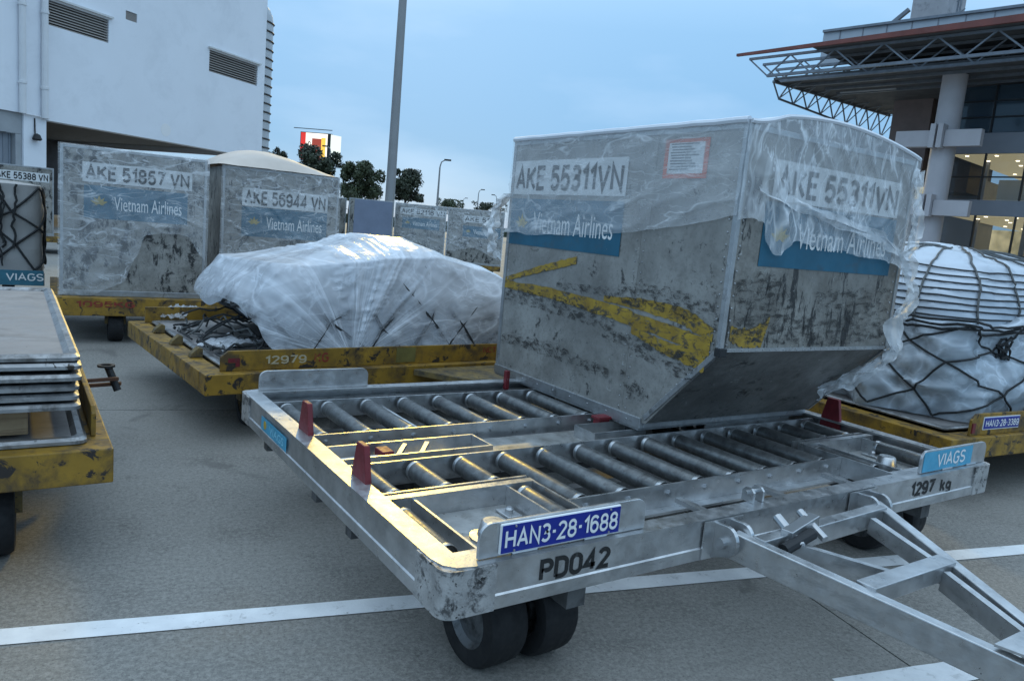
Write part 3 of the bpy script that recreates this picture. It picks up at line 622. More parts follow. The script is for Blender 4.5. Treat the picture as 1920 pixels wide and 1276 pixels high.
# stretch film over the upper half
F = empty('plastic_film', (0, 0, UZ), 'torn clear plastic film pulled over the top of the large AKE 55311VN container', 'plastic film', rz=-.006)
def ridge(v): return (1-abs(v)*2.2)
def side_film():
    rows = []; N, M_ = 90, 46
    for j in range(M_+1):
        r_ = []
        for i in range(N+1):
            s_ = i/N; y = UL+.008-s_*(UL+UO+.016); zb = 1.03+.19*s_**2.2+.012*fbm(s_*9, 1.); t = j/M_
            z = UH+.012-(UH+.012-zb)*t
            a = fbm(y*2.1+z*1.3, z*4.2, 2, 2)*.008+max(0, ridge(fbm(y*1.2+z*3, z*2-y*.6, 7., 2)))**4*.012+.004
            r_.append((-.010-max(0, a)*(.35+.65*min(1, t*3)), y, z))
        rows.append(r_)
    return rows
smoothby(part('side_sheet', MB().grid(side_film()), FILM, F), 60)
EDGE = [(-.01, 1.20), (.06, 1.215), (.15, 1.205), (.20, 1.12), (.27, 1.05), (.34, 1.04), (.42, 1.13), (.55, 1.115), (.70, 1.10), (.85, 1.105), (1.0, 1.08), (1.2, 1.075), (1.36, 1.05), (1.50, .95)]
def edge_z(x):
    for (a, b), (c, d) in zip(EDGE, EDGE[1:]):
        if x <= c: return b+(d-b)*(x-a)/(c-a)
    return EDGE[-1][1]
def bulge(u): return .10*max(0, math.sin(math.pi*u))**.8*(1-.25*u)*min(1, u*6)
def front_film():
    rows = []; N, M_ = 110, 70
    for j in range(M_+1):
        r_ = []
        for i in range(N+1):
            x = -.012+i/N*(UW+.03); t = j/M_; zb = edge_z(x)+.012*fbm(x*14, 3.)
            zt_ = UH+.014+bulge(i/N); z = zt_-(zt_-zb)*t
            d1 = (x*.75+z*.65); d2 = (x*.65-z*.75)
            a = max(0, ridge(fbm(d1*5, d2*.8, 3., 2)))**3*.022+max(0, ridge(fbm(d1*2+5, d2*3, 8., 2)))**4*.022*t+.03*t*max(0, fbm(x*2, z*2, 5, 2))+.03*max(0, t-.8)*5*max(0, ridge(fbm(x*5, 2.2, 0, 2)))**2+.0
            edge = min(1, (x+.02)/.1, (UW+.03-x)/.08)
            r_.append((x, -UO-.012-a*max(.15, edge)*min(1, .3+t*2), z))
        rows.append(r_)
    return rows
smoothby(part('front_sheet', MB().grid(front_film()), FILMF, F), 70)
def top_film():
    rows = []; N = 40
    for j in range(N+1):
        r_ = []
        for i in range(N+1):
            u, v = i/N, j/N; x = -.012+u*(UW+.03); y = -UO-.013+v*(UL+UO+.022)
            z = UH+.014+bulge(u)*(1-v)*(1+.6*v)+.006*abs(fbm(x*6, y*6))*v
            r_.append((x, y, z))
        rows.append(r_)
    return rows
smoothby(part('top_sheet', MB().grid(top_film()), FILMT, F), 70)
part('film_fold', MB().tube([(-.004, UL*(1-i/30)-UO*i/30, UH+.014+.004*fbm(i*.5, 2.)) for i in range(31)], .018, 8), FILMT, F)
part('film_fold', MB().tube([(UW*i/40, -UO-.012, UH+.010+bulge(i/40)) for i in range(41)], .012, 6), FILMT, F)
def ribbon(path, w0, w1, dirv, seed, m=FILMR, n=60, amp=.03, par=None, k=10, name='loose_tail'):
    rows = []; L_ = len(path)-1
    for i in range(n+1):
        t = i/n*L_; q = min(int(t), L_-1); f_ = t-q; p = Vector(path[q]).lerp(Vector(path[q+1]), f_); w_ = w0+(w1-w0)*i/n
        r_ = []
        for c in range(k+1):
            s_ = c/k-.5; o_ = Vector(dirv)*s_*w_*(1+.5*fbm(i*.12, seed))
            nn = Vector((fbm(i*.06, s_*3, seed, 2), fbm(i*.07, s_*4, seed+3, 2), .5*fbm(i*.06, s_*3, seed+7, 2)))*amp*1.6
            r_.append(p+o_+nn)
        rows.append(r_)
    return smoothby(part(name, MB().grid(rows), m, par or F), 70)
ribbon([(UW-.02, -UO-.03, 1.12), (UW+.05, -UO-.05, .95), (UW+.03, -UO-.05, .75), (UW-.02, -UO-.06, .55), (UW-.03, -UO+.02, .42)], .20, .12, (1, .2, .1), 3, amp=.05)
ribbon([(UW-.03, -UO-.03, .62), (UW-.03, -UO-.01, .45), (UW-.12, -.36, .33), (UW-.24, -.26, .22)], .10, .16, (.5, .3, .6), 5, amp=.04)
ribbon([(UW-.01, -UO-.02, 1.6), (UW+.03, -UO-.03, 1.35), (UW+.01, -UO-.04, 1.1)], .10, .2, (1, .3, 0), 8, amp=.03)
ribbon([(.0, UL+.02, 1.30), (-.06, UL+.10, 1.18), (-.10, UL+.10, 1.02), (-.02, UL+.06, .85)], .10, .2, (.5, .9, .1), 11, amp=.06)
ribbon([(.10, -UO-.03, 1.36), (.4, -UO-.04, 1.30), (.8, -UO-.04, 1.24), (1.2, -UO-.04, 1.19), (1.45, -UO-.03, 1.10)], .05, .07, (0, .1, 1), 14, amp=.025, k=6)

# ------------------------------------------------------------------ yellow dollies
def yellow_dolly(loc, rz, W_, D_, label, zt=.47, zg=.61, h=.14, wheels=((.45, .4), (-.45, .4), (.45, -.4), (-.45, -.4)), guides=('f', 'b'), gl=.12):
    d = empty('yellow_dolly', loc, label, 'dolly', rz)
    def p(n, mb, m=YEL, **k): return part(n, mb, m, d, **k)
    b = .15
    p('frame_beam', MB().box(0, W_, 0, b, zt-h, zt), bevel=.006); p('frame_beam', MB().box(0, W_, D_-b, D_, zt-h, zt), bevel=.006)
    p('frame_beam', MB().box(0, b, b+.001, D_-b-.001, zt-h, zt-.001), bevel=.006); p('frame_beam', MB().box(W_-b, W_, b+.001, D_-b-.001, zt-h, zt-.001), bevel=.006)
    p('deck', MB().box(b+.001, W_-b-.001, b+.001, D_-b-.001, zt-.06, zt-.02), YELD)
    for i in range(3): p('cross_member', MB().box(W_*(i+1)/4-.05, W_*(i+1)/4+.05, b+.002, D_-b-.002, zt-h-.05, zt-.061), YELD)
    if 'f' in guides: p('guide_rail', MB().prism([(gl, zt+.0005), (W_-gl, zt+.0005), (W_-gl, zg), (gl+.05, zg), (gl, zg-.04)], .085, .105, (0, 2, 1)), bevel=.004)
    if 'b' in guides: p('guide_rail', MB().prism([(gl, zt+.0005), (W_-gl, zt+.0005), (W_-gl, zg), (gl, zg)], D_-.105, D_-.085, (0, 2, 1)), bevel=.004)
    if 'r' in guides: p('guide_rail', MB().prism([(gl, zt+.0005), (D_-gl, zt+.0005), (D_-gl, zg), (gl+.03, zg), (gl, zg-.03)], W_-.07, W_-.05, (1, 2, 0)), bevel=.004)
    if 'l' in guides: p('guide_rail', MB().prism([(gl, zt+.0005), (D_-gl, zt+.0005), (D_-gl, zg), (gl+.03, zg), (gl, zg-.03)], .05, .07, (1, 2, 0)), bevel=.004)
    for wx, wy in wheels:
        X, Y = (wx if wx > 0 else W_+wx), (wy if wy > 0 else D_+wy)
        wheel(d, (X, Y, .175), .175, .15, (-1, .02, 0), YELD)
        p('wheel_fork', MB().box(X-.1, X+.1, Y-.05, Y+.05, .19, zt-h-.001), YELD)
    return d, p
PSHEET = worn('dull_pallet_sheet', (.27, .255, .25), .6, .3, .12, 3, (.17, .16, .155), 3, (.5, .72), (.1, .09, .085), 20, (.68, .71))
PRAIL = worn('dull_pallet_rail', (.33, .335, .34), .42, .75, .25, 8, (.12, .115, .11), 7, (.5, .66), (.05, .045, .04), 16, (.62, .66))
def pallet(loc, rz, W_, D_, label, group=None, th=.022, rails=True):
    d = empty('cargo_pallet', loc, label, 'pallet', rz, group)
    part('sheet', MB().box(.03, W_-.03, .03, D_-.03, .002, .012), PSHEET, d)
    r_ = .04
    ring = MB()
    def rr(o_, z): 
        q = []
        for cx_, cy_, a0 in ((W_-o_-r_, o_+r_, -90), (W_-o_-r_, D_-o_-r_, 0), (o_+r_, D_-o_-r_, 90), (o_+r_, o_+r_, 180)):
            for k in range(5):
                a = math.radians(a0+k*22.5); q.append((cx_+r_*math.cos(a), cy_+r_*math.sin(a), z))
        return q
    ring.grid([rr(.055, .013), rr(.035, th), rr(.012, th), rr(0, th*.6), rr(0, .004), rr(.01, 0), rr(.055, .0)], close=True)
    smoothby(part('edge_rail', ring, PRAIL, d), 30)
    return d
# middle dolly with film wrapped load
MRZ = math.radians(4.5)
MD, mp_ = yellow_dolly((-1.90, 2.05, 0), MRZ, 3.4, 2.35, 'scratched yellow pallet dolly under the white plastic wrapped load', guides=('f', 'b'), gl=.12)
REDL = worn('red_stencil', (.22, .025, .015), .6, 0, .2, 20, (.3, .19, .02), 14, (.56, .62))
SILL = plain('faded_white_stencil', (.42, .36, .24), .7)
stext('12979', SILL, MD, (.42, .0848, .51), (1,0,0), (0,0,1), .30, .06, .002, .17)
stext('KG', REDL, MD, (.78, .0848, .51), (1,0,0), (0,0,1), .11, .07, .002, .17)
stext('NCTS', REDL, MD, (2.28, .0848, .535), (1,0,0), (0,0,1), .18, .05, .002, .17)
stext('3', REDL, MD, (2.62, .0848, .53), (1,0,0), (0,0,1), .035, .055, .002, .17)
part('red_corner_mark', MB().prism([(.22, .50), (.25, .50), (.25, .56), (.17, .56), (.17, .53), (.22, .53)], .0825, .0845, (0, 2, 1)), RED, MD)
part('patched_plate', MB().box(1.45, 1.62, .081, .0845, .485, .6), worn('olive_patch', (.13, .11, .03), .6, 0, .3, 8), MD)
for y in (.62, 1.15, 1.7): mp_('side_lock', MB().prism([(.06, .471), (.15, .471), (.15, .535), (.12, .545), (.07, .50)], y-.035, y+.035, (0, 2, 1)), YELD, bevel=.005)
# tow tongue of the middle dolly, lying forward
mp_('tongue', MB().prism([(1.55, -.02), (2.55, -.02), (2.35, -.42), (2.05, -.55), (1.75, -.42)], .40, .45), YELD, bevel=.006)
mp_('tongue_head', MB().box(2.22, 2.34, -.56, -.44, .451, .56), RED, bevel=.008)
mp_('tongue_ring', MB().lathe([(.05, -.01), (.07, -.01), (.07, .012), (.05, .012), (.05, -.01)], (2.28, -.5, .572), (0, 0, 1), 18), DARK)
pallet((-1.90+.16*math.cos(MRZ)-.14*math.sin(MRZ), 2.05+.14*math.cos(MRZ)+.16*math.sin(MRZ), .475), MRZ, 3.0, 2.08, 'dark edged aluminium pallet under the white plastic wrapped load')
# mound: outline (superellipse) x profile
class Mound:
    def __init__(s, x0, x1, y0, y1, z0, hfun, n=5, pw=.42, shrink=.25, lump=.03, ls=2., seed=0, crease=None, hem=None, sh=.82):
        s.__dict__.update(locals())
    def at(s, th, t, off=0):
        hx, hy = (s.x1-s.x0)/2, (s.y1-s.y0)/2; cx, cy = (s.x0+s.x1)/2, (s.y0+s.y1)/2
        c, q = math.cos(th), math.sin(th); k = (abs(c)**s.n+abs(q)**s.n)**(-1/s.n)
        # t: 0 bottom, .55 shoulder, 1 top centre
        if t < .6: r = 1-s.shrink*(t/.6)**2; zz = (t/.6)*s.sh
        else: a = (t-.6)/.4; r = (1-s.shrink)*(1-a); zz = s.sh+(1-s.sh)*math.sin(a*math.pi/2)
        x, y = cx+c*k*hx*r, cy+q*k*hy*r; H = s.hfun((x-s.x0)/(s.x1-s.x0), (y-s.y0)/(s.y1-s.y0))
        zh = s.z0+(s.hem(x, y) if s.hem else 0); z = zh+zz*(H-(zh-s.z0))
        l = fbm(x*s.ls+s.seed, y*s.ls, z*s.ls)*s.lump+off
        lift = min(1, t*6); nx, ny = math.copysign(abs(c*k)**(s.n-1), c)/hx, math.copysign(abs(q*k)**(s.n-1), q)/hy; nl = math.hypot(nx, ny); nx, ny = nx/nl, ny/nl
        if s.crease and t > .001: l += s.crease(x, y, z)*lift
        return Vector((x+nx*l, y+ny*l, max(zh+.001, z+l*(.2+.8*max(0, (t-.4)/.6))*lift)))
    def mesh(s, nt=160, nr=50):
        return MB().grid([[s.at(2*math.pi*i/nt, j/nr) for i in range(nt)] for j in range(nr+1)], close=True)
def pw(pts):
    def f(u):
        for (a, b), (c, d) in zip(pts, pts[1:]):
            if u <= c: k = (u-a)/(c-a); k = k*k*(3-2*k)*.5+k*.5; return b+(d-b)*k
        return pts[-1][1]
    return f
prof = pw([(0, .66), (.08, .80), (.25, .88), (.46, .96), (.56, .98), (.72, .88), (.88, .70), (1, .52)])
GX, GZ = 1.12, .55
def crease(x, y, z):
    if y > 1.6: return 0
    a = math.atan2(z-GZ+.02, x-GX); d = math.hypot(x-GX, z-GZ)
    mk = max(0, min(1, .5+2.2*fbm(a*1.6, 9.1, d*.5, 2)))
    c = (max(0, ridge(fbm(a*6., 1.7, d*.35, 2)*1.6))**3*.026+max(0, ridge(fbm(a*13, 4.4, d*.4, 2)*1.5))**3*.014)*mk
    return c*min(1, d*3)*math.exp(-d*.75)*1.3-.012*math.exp(-d*d*18)
W = empty('wrapped_load', (-1.90, 2.05, 0), 'low bulging load wrapped in white plastic film on the yellow dolly', 'wrapped cargo', MRZ)
def hem(x, y): return max(0, min(.36, (.95-x)*.62-.06*math.sin(y*5)))*(1 if y > .35 else max(0, (y-.17)/.18))*1.0
m1 = Mound(.40, 3.14, .17, 2.1, .498, lambda u, v: prof(u)*(1-.10*v), n=8, shrink=.15, lump=.045, ls=1.6, crease=crease, hem=hem)
smoothby(part('film', m1.mesh(420, 110), FILMW, W), 80)
m0 = Mound(.44, 3.10, .205, 2.06, .498, lambda u, v: (prof(u)-.045)*(1-.10*v), n=8, shrink=.15, lump=.045, ls=1.6, hem=lambda x, y: hem(x, y)*.9)
smoothby(part('goods', m0.mesh(110, 36), PALE, W), 60)
# net faintly showing under the film
def net(md, par, nth, th0, th1, ts, r, m, off, name='net_rope', cross=True, seed=0, offs=0.):
    ths = [th0+(th1-th0)*i/nth for i in range(nth+1)]; out = []; rj = random.Random(nth+seed)
    jit = {(i, k): (rj.uniform(-.3, .3)*(th1-th0)/nth, rj.uniform(-.035, .035)) for i in range(nth+1) for k in range(len(ts))}
    for k in range(len(ts)-1):
        for i in range(nth):
            for d in (0, 1):
                a, b = (ths[i], ths[i+1]) if d == 0 else (ths[i+1], ths[i])
                if (i+k) % 2 == d:
                    ia, ib = (i, i+1) if d == 0 else (i+1, i); a2, b2 = a+jit[ia, k][0], b+jit[ib, k+1][0]; t2, u2 = max(.01, ts[k]+jit[ia, k][1]), ts[k+1]+jit[ib, k+1][1]
                    pts = [md.at(a2+(b2-a2)*q/6, t2+(u2-t2)*q/6+.006*math.sin(q*math.pi/6)*jit[ia, k][1]*20, off) for q in range(7)]
                    out.append(part(name, MB().tube(pts, r, 5), m, par))
    return out
net(m0, W, 22, math.pi*1.03, math.pi*1.97, [.05, .22, .40, .58], .015, ROPE, .020, 'net_rope')
# slack black net heaped at the left end of the pallet
hp = empty('slack_cargo_net', (-1.90, 2.05, 0), 'heap of slack black netting on the left end of the wrapped load pallet', 'cargo net', MRZ)
rnd = random.Random(3)
for k in range(46):
    x, y = rnd.uniform(.26, .85), rnd.uniform(.35, 1.75); a = rnd.uniform(0, 6.28); pts = []
    top = .54+.30*max(0, 1-abs(x-.72)/.45)*max(.2, 1-abs(y-1.0)/.9)
    z = rnd.uniform(.52, top)
    for q in range(9):
        pts.append((x, y, max(.51, z))); a += rnd.uniform(-.6, .6); x = min(.98, max(.22, x+math.cos(a)*.07)); y = min(1.9, max(.25, y+math.sin(a)*.09)); z += rnd.uniform(-.045, .04)
        z = min(z, .54+.32*max(0, 1-abs(x-.75)/.5))
    part('rope', MB().tube(pts, .0085, 5), ROPE if k % 3 else ROPEG, hp)
def rag(loc, rz, sx, sy, label, seed, m=FILMW):
    rows = [[(sx*(u/16-.5)*(1+.2*fbm(v*.3, seed)), sy*(v/16-.5), .012+.05*abs(fbm(u*.22, v*.22, seed))+.05*math.exp(-((u-8)/5)**2)) for u in range(17)] for v in range(17)]
    o = smoothby(part('loose_film', MB().grid(rows), m, None), 60); o.location = loc; o.rotation_euler = (0, 0, rz); return tag(o, label, 'plastic film')
q = onz(340, 580, .56); rag((q.x, q.y, .51), 1.2, .75, .2, 'thin scrap of white film lying across the far left pallet corner', 1)
q = onz(440, 645, .53); rag((q.x, q.y, .50), .4, .42, .30, 'crumpled white film scrap at the front left corner of the wrapped load', 2)

# ------------------------------------------------------------------ left dolly with a stack of empty pallets
LD, lp_ = yellow_dolly((-6.0, .42, 0), 0, 3.41, 2.62, 'rusty yellow dolly carrying the stack of empty pallets at the left edge', zt=.53, zg=.66, h=.15, guides=('r',), gl=.2, wheels=((-.42, .32), (-.42, -.4)))
for n_, mb_, mt_ in (('hitch_bracket', MB().bar((3.41, 1.75, .40), (3.62, 1.70, .42), .03, .02).bar((3.41, 1.62, .46), (3.6, 1.66, .46), .02, .02), worn('rusty_steel', (.10, .045, .025), .8, 0, .3, 10)), ('hitch_pin', MB().tube([(3.60, 1.68, .38), (3.55, 1.72, .52)], .022, 12), DARK), ('hitch_ring', MB().lathe([(.03, -.006), (.05, -.006), (.05, .006), (.03, .006), (.03, -.006)], (3.54, 1.73, .528), (0, 0, 1), 16), DARK)):
    lp_(n_, mb_, mt_)
lowest = pallet((-5.87, .50, .531), 0, 3.19, 2.42, 'lowest aluminium pallet of the stack, under the wooden block', th=.03)
zs_ = [.681, .722, .763, .806, .850, .884]
names = ['second pallet from the bottom of the stack, resting on the wooden block', 'third pallet from the bottom of the left stack', 'fourth pallet from the bottom of the left stack', 'fifth pallet from the bottom of the left stack', 'sixth pallet of the left stack, directly below the topmost', 'topmost aluminium pallet with bare grey sheet on the left stack']
for i, z in enumerate(zs_):
    dx, dy = random.uniform(-.012, .012), random.uniform(-.012, .012)
    pallet((-5.89+dx, .50+dy, z), random.uniform(-.003, .003), 3.19, 2.42, names[i], 'stacked empty pallets', th=.03)
tp = part('wooden_block', MB().box(-3.25, -2.89, .60, 1.9, .562, .680), WOOD, None, bevel=.005); tag(tp, 'pale wooden packing block between the two lowest stacked pallets', 'wood block')
tp = part('wooden_block', MB().box(-5.5, -5.2, .60, 1.9, .562, .680), WOOD, None, bevel=.005); tag(tp, 'wooden packing block under the outer end of the pallet stack', 'wood block')

# ------------------------------------------------------------------ right dolly with netted load
RRZ = math.radians(-5)
RD, rp_ = yellow_dolly((2.30, -.60, 0), RRZ, 3.4, 2.4, 'yellow pallet dolly with plate HAN3-28-3389 at the right edge', zt=.46, zg=.61, guides=(), h=.15)
rp_('guide_plate', MB().prism([(.28, .4605), (1.6, .4605), (1.6, .615), (.33, .615), (.28, .57)], .045, .065, (0, 2, 1)), bevel=.004)
rp_('guide_plate', MB().prism([(2.0, .4605), (3.3, .4605), (3.3, .615), (2.0, .615)], .045, .065, (0, 2, 1)), bevel=.004)
pn = rp_('number_plate', MB().box(.42, .86, .036, .0445, .505, .585), PLATE, bevel=.003)
part('plate_border', MB().box(.414, .866, .040, .0448, .499, .591), WHITE, pn)
stext('HAN3-28-3389', WHITE, pn, (.435, .0358, .52), (1,0,0), (0,0,1), .41, .05, .001, .16)
rp_('reflector', MB().box(.285, .32, .036, .0445, .48, .55), RED)
def loc2(P, rz, x, y): return (P[0]+x*math.cos(rz)-y*math.sin(rz), P[1]+x*math.sin(rz)+y*math.cos(rz))
q = loc2((2.30, -.60), RRZ, .20, .17); pallet((q[0], q[1], .465), RRZ, 3.0, 2.1, 'pallet with bright edge rail under the netted load at right')
NL = empty('netted_load', (2.30, -.60, 0), 'tall lumpy load under white plastic and black net at the right edge', 'netted cargo', RRZ)
ml = Mound(.30, 3.1, .26, 2.15, .489, lambda u, v: .84, n=8, shrink=.07, lump=.16, ls=1.9, seed=2, crease=lambda x, y, z: max(0, ridge(fbm(x*2.5+z*3, y*2.5, z*2.5, 2)))**3*.045-.03*max(0, fbm(x*4, y*4, z*4, 3)))
smoothby(part('wrapped_bags', ml.mesh(240, 60), BAG, NL), 70)
mi = Mound(.37, 3.0, .33, 2.05, .489, lambda u, v: .76, n=8, shrink=.09, lump=.16, ls=1.9, seed=2)
smoothby(part('goods', mi.mesh(80, 24), GOODS, NL), 70)
mt = Mound(.32, 3.08, .36, 2.1, 1.16, lambda u, v: .72*(.78+.22*v), n=5, shrink=.30, lump=.05, ls=1.6, seed=5, crease=lambda x, y, z: max(0, ridge(fbm(x*4+z*5, y*3, z*2, 2)))**3*.014)
smoothby(part('tarpaulin', mt.mesh(200, 50), TARP, NL), 70)
for k in range(8):
    t = .10+k*.062
    part('net_cord', MB().tube([mt.at(math.pi*.75+math.pi*1.1*i/60, t+.008*fbm(i*.15, k*2.), .012) for i in range(61)], .0062, 5), ROPE, NL)
for k in range(9):
    th = math.pi*(.98+k*.105)
    part('net_strap', MB().tube([mt.at(th, .05+.85*i/30, .014) for i in range(31)], .009, 5), ROPEG, NL)
net(ml, NL, 18, math.pi*.72, math.pi*1.92, [.02, .17, .33, .48, .6], .0085, ROPE, .02)
for k in range(3):   # doubled cord round the shoulder
    part('shoulder_cord', MB().tube([ml.at(math.pi*.7+math.pi*1.25*i/90, .555+.018*k+.02*fbm(i*.18, k*3.), .03+.02*k) for i in range(91)], .010, 5), ROPE, NL)
for th in (1.12, 1.33, 1.5):
    b_ = ml.at(math.pi*th, .52, .06)
    for k in range(4): part('knotted_cord', MB().tube([b_+Vector((.05*math.sin(a*1.3+k), .03*math.cos(a+k*2), -.16*q/8+.03*math.sin(a*2+k))) for q, a in [(i, i*.8) for i in range(9)]], .010, 5), ROPE, NL)
    smoothby(part('net_ring', MB().lathe([(.035, -.006), (.045, 0), (.035, .006), (.028, 0), (.035, -.006)], b_+Vector((0, -.03, -.03)), (0, 1, .2), 16), DARK, NL))

# ------------------------------------------------------------------ containers behind
def bg_container(name_txt, A, Bp, z0, z1, depth, label, film=True, dec=True, cover=None, txt_rect=(.12, .80, .88, .90), dec_rect=(.15, .56, .88, .76), shell=ALUB, airtxt='Vietnam Airlines', filmlabel=None, edge=None, seed=0, side=False):
    """front face from A to B (ground plan), flat, depth behind it"""
    A, Bp = Vector((A[0], A[1], 0)), Vector((Bp[0], Bp[1], 0)); w_ = (Bp-A).length; rz = math.atan2(Bp.y-A.y, Bp.x-A.x); h_ = z1-z0
    d = empty('cargo_container', (A.x, A.y, z0), label, 'container', rz)
    p = lambda n, mb, m=shell, **k: part(n, mb, m, d, **k)
    p('front_panel', MB().box(.012, w_-.012, .004, .016, .05, h_-.01)); p('side_panel', MB().box(.004, .016, .018, depth-.01, .05, h_-.01)); p('side_panel', MB().box(w_-.016, w_-.004, .018, depth-.01, .05, h_-.01))
    p('back_panel', MB().box(.012, w_-.012, depth-.016, depth-.004, .05, h_-.01)); p('roof_panel', MB().box(.017, w_-.017, .017, depth-.017, h_-.02, h_-.008), LABEL)
    p('base', MB().box(-.005, w_+.005, -.006, depth+.005, 0, .06), ALUP, bevel=.003)
    for x in (0, w_-.028):
        p('corner_post', MB().box(x, x+.028, 0, .028, .061, h_), ALUP, bevel=.003); p('corner_post', MB().box(x, x+.028, depth-.028, depth, .061, h_), ALUP, bevel=.003)
    p('top_rail', MB().box(.0285, w_-.0285, 0, .03, h_-.03, h_+.001), ALUP, bevel=.003)
    if name_txt:
        a, b, c, e2 = txt_rect; lb = part('id_label', patch(MB(), ((a-.02)*w_, .003, (b-.015)*h_), (1,0,0), (0,0,1), (c-a+.04)*w_, (e2-b+.03)*h_, .002), LABEL, d)
        stext(name_txt, BLACK, lb, (a*w_, .001, b*h_), (1,0,0), (0,0,1), (c-a)*w_, (e2-b)*h_, .002, .185)
    if dec:
        a, b, c, e2 = dec_rect; bl = part('airline_decal', patch(MB(), (a*w_, .003, b*h_), (1,0,0), (0,0,1), (c-a)*w_, (e2-b)*h_, .002), BLUE, d)
        text(airtxt, WHITE, bl, ((a+.28*(c-a))*w_, .0005, (b+.28*(e2-b))*h_), (1,0,0), (0,0,1), (c-a)*.66*w_, (e2-b)*.42*h_, .002, 0)
        lotus(bl, ((a+.14*(c-a))*w_, .0005, (b+.45*(e2-b))*h_), (1,0,0), (0,0,1), .09, .002)
    if cover:
        part('cover_panel', MB().box(cover[0]*w_, cover[1]*w_, -.012, .003, .1, h_-.02), GREYC, d)
    if film:
        f = empty('plastic_film', (A.x, A.y, z0), filmlabel, 'plastic film', rz); rows = []; N, M_ = 90, 60
        edge = edge or (lambda u: .45)
        for j in range(M_+1):
            r_ = []
            for i in range(N+1):
                u = i/N; x = -.02+u*(w_+.04); zb = (edge(u)+.02*fbm(u*8, seed))*h_; t = j/M_; z = h_+.012-(h_+.012-zb)*t
                a = max(0, ridge(fbm(x*2+z*3+seed, z*1-x*.7, seed, 2)))**4*.025+max(0, ridge(fbm(x*1.2-z*3, z*1.2+x, seed+4., 2)))**4*.022+.04*max(0, fbm(x*1.5, z*1.5, seed+8, 2))*t
                r_.append((x, -.012-a*min(1, .15+8*min(u, 1-u)), z))
            rows.append(r_)
        rows.insert(0, [(x, y+depth*.9, z+.004) for x, y, z in rows[0]])
        smoothby(part('sheet', MB().grid(rows), FILMB, f), 70)
    return d, w_, h_, rz
c1A, c1B = (-2.53, 6.02), (-1.135, 5.96)
ed1 = pw([(0, .0), (.25, .02), (.42, .10), (.5, .28), (.56, .44), (.7, .46), (.85, .45), (.97, .3), (1, .2)])
bg_container('AKE 51857 VN', c1A, c1B, .49, 2.025, 1.6, 'dirty aluminium container marked AKE 51857 VN on a yellow dolly', txt_rect=(.16, .785, .87, .885), dec_rect=(.15, .53, .86, .75), filmlabel='clear film hanging over the AKE 51857 container, ragged at lower right', edge=ed1, seed=1)
rg_ = MB(); 
YD, yp_ = yellow_dolly((-2.62, 5.86, 0), math.radians(-2), 2.3, 2.0, 'yellow dolly stencilled 1095KG under the AKE 51857 container', zt=.489, zg=.52, h=.19, guides=(), wheels=((.60, .22), (-.6, .3)))
stext('1095KG', REDL, YD, (.22, -.001, .39), (1,0,0), (0,0,1), .55, .065, .002, .17)
ed2 = pw([(0, .15), (.3, .35), (.62, .3), (1, .2)])
c2 = bg_container('AKE 56944 VN', (-.73, 7.05), (.77, 7.0), .42, 2.05, 1.6, 'container marked AKE 56944 VN with a domed tan cover on top', txt_rect=(.18, .72, .88, .83), dec_rect=(.16, .47, .9, .70), filmlabel='clear film gathered to a knot on the AKE 56944 container', edge=ed2, seed=5)
# domed tan cover
rows = [[(-.80+1.56*u/24, 6.98+1.65*v/16, 2.058+.26*(max(0, math.sin(math.pi*(u/24)**.8))**.9)*(max(0, math.sin(math.pi*v/16))**.5)+.006*fbm(u*.4, v*.4)) for u in range(25)] for v in range(17)]
tag(smoothby(part('dust_cover', MB().grid(rows), TAN, None), 60), 'domed tan sheet on top of the AKE 56944 container', 'cover')
YD2, _ = yellow_dolly((-1.0, 6.9, 0), 0, 2.2, 2.0, 'yellow dolly mostly hidden below the AKE 56944 container', zt=.419, zg=.45, guides=(), wheels=((.4, .4), (-.4, .4)))
# container between, dark gap
bg_container(None, (-1.35, 9.2), (-.1, 9.2), .45, 2.08, 1.6, 'plain container edge glimpsed between the AKE 51857 and AKE 56944 containers', film=False, dec=False)
yellow_dolly((-1.5, 9.1, 0), 0, 1.9, 1.9, 'dolly in the gap behind the AKE 51857 and AKE 56944 containers', zt=.449, zg=.47, guides=(), wheels=((.4, .4), (-.4, .4)))
# far row
def row(px0, py0, px1, py1, zt_=2.07, D_=22.7):
    a, b = atd(px0, py0, D_), atd(px1, py1, D_); return (a.x, a.y), (b.x, b.y)
FR = [('AKE 52116 VN', 742, 838, 'row container marked AKE 52116 VN beyond the wrapped load', dict(txt_rect=(.12, .82, .97, .91))),
      ('AKE 5173', 842, 948, 'row container marked AKE 5173 beside the big container', dict(txt_rect=(.3, .78, .9, .87), dec_rect=(.28, .5, .95, .7)))]
for i, (t_, a, b, lab, kw) in enumerate(FR):
    A, Bq = row(a, 380, b, 390); bg_container(t_, A, Bq, .42, 2.04, 1.6, lab, filmlabel='clear film over the far container marked '+t_, edge=pw([(0, .2), (.5, .3), (1, .1)]), seed=9+i*3, **kw)
A, Bq = row(655, 377, 739, 381, D_=22.2); bg_container(None, A, Bq, .42, 2.04, 1.6, 'row container closed by a plain grey blue cover left of AKE 52116', film=False, dec=False, cover=(.12, .97))
A, Bq = row(560, 372, 650, 378, D_=23.4); bg_container(None, A, Bq, .42, 2.04, 1.6, 'plain row container just right of the AKE 56944 container', film=False, dec=False)
for i, (a, b) in enumerate(((560, 650), (655, 739), (742, 838), (842, 948))):
    A, Bq = row(a, 380, b, 380, D_=22.6); rz_ = math.atan2(Bq[1]-A[1], Bq[0]-A[0])
    yellow_dolly((A[0]-.05, A[1], 0), rz_, 1.72, 1.6, ['dolly under the plain row container', 'dolly under the grey covered row container', 'dolly under the row container right of the grey cover', 'dolly under the row container nearest the big container'][i], zt=.419, zg=.44, guides=(), wheels=((.3, .3), (-.3, .3)))
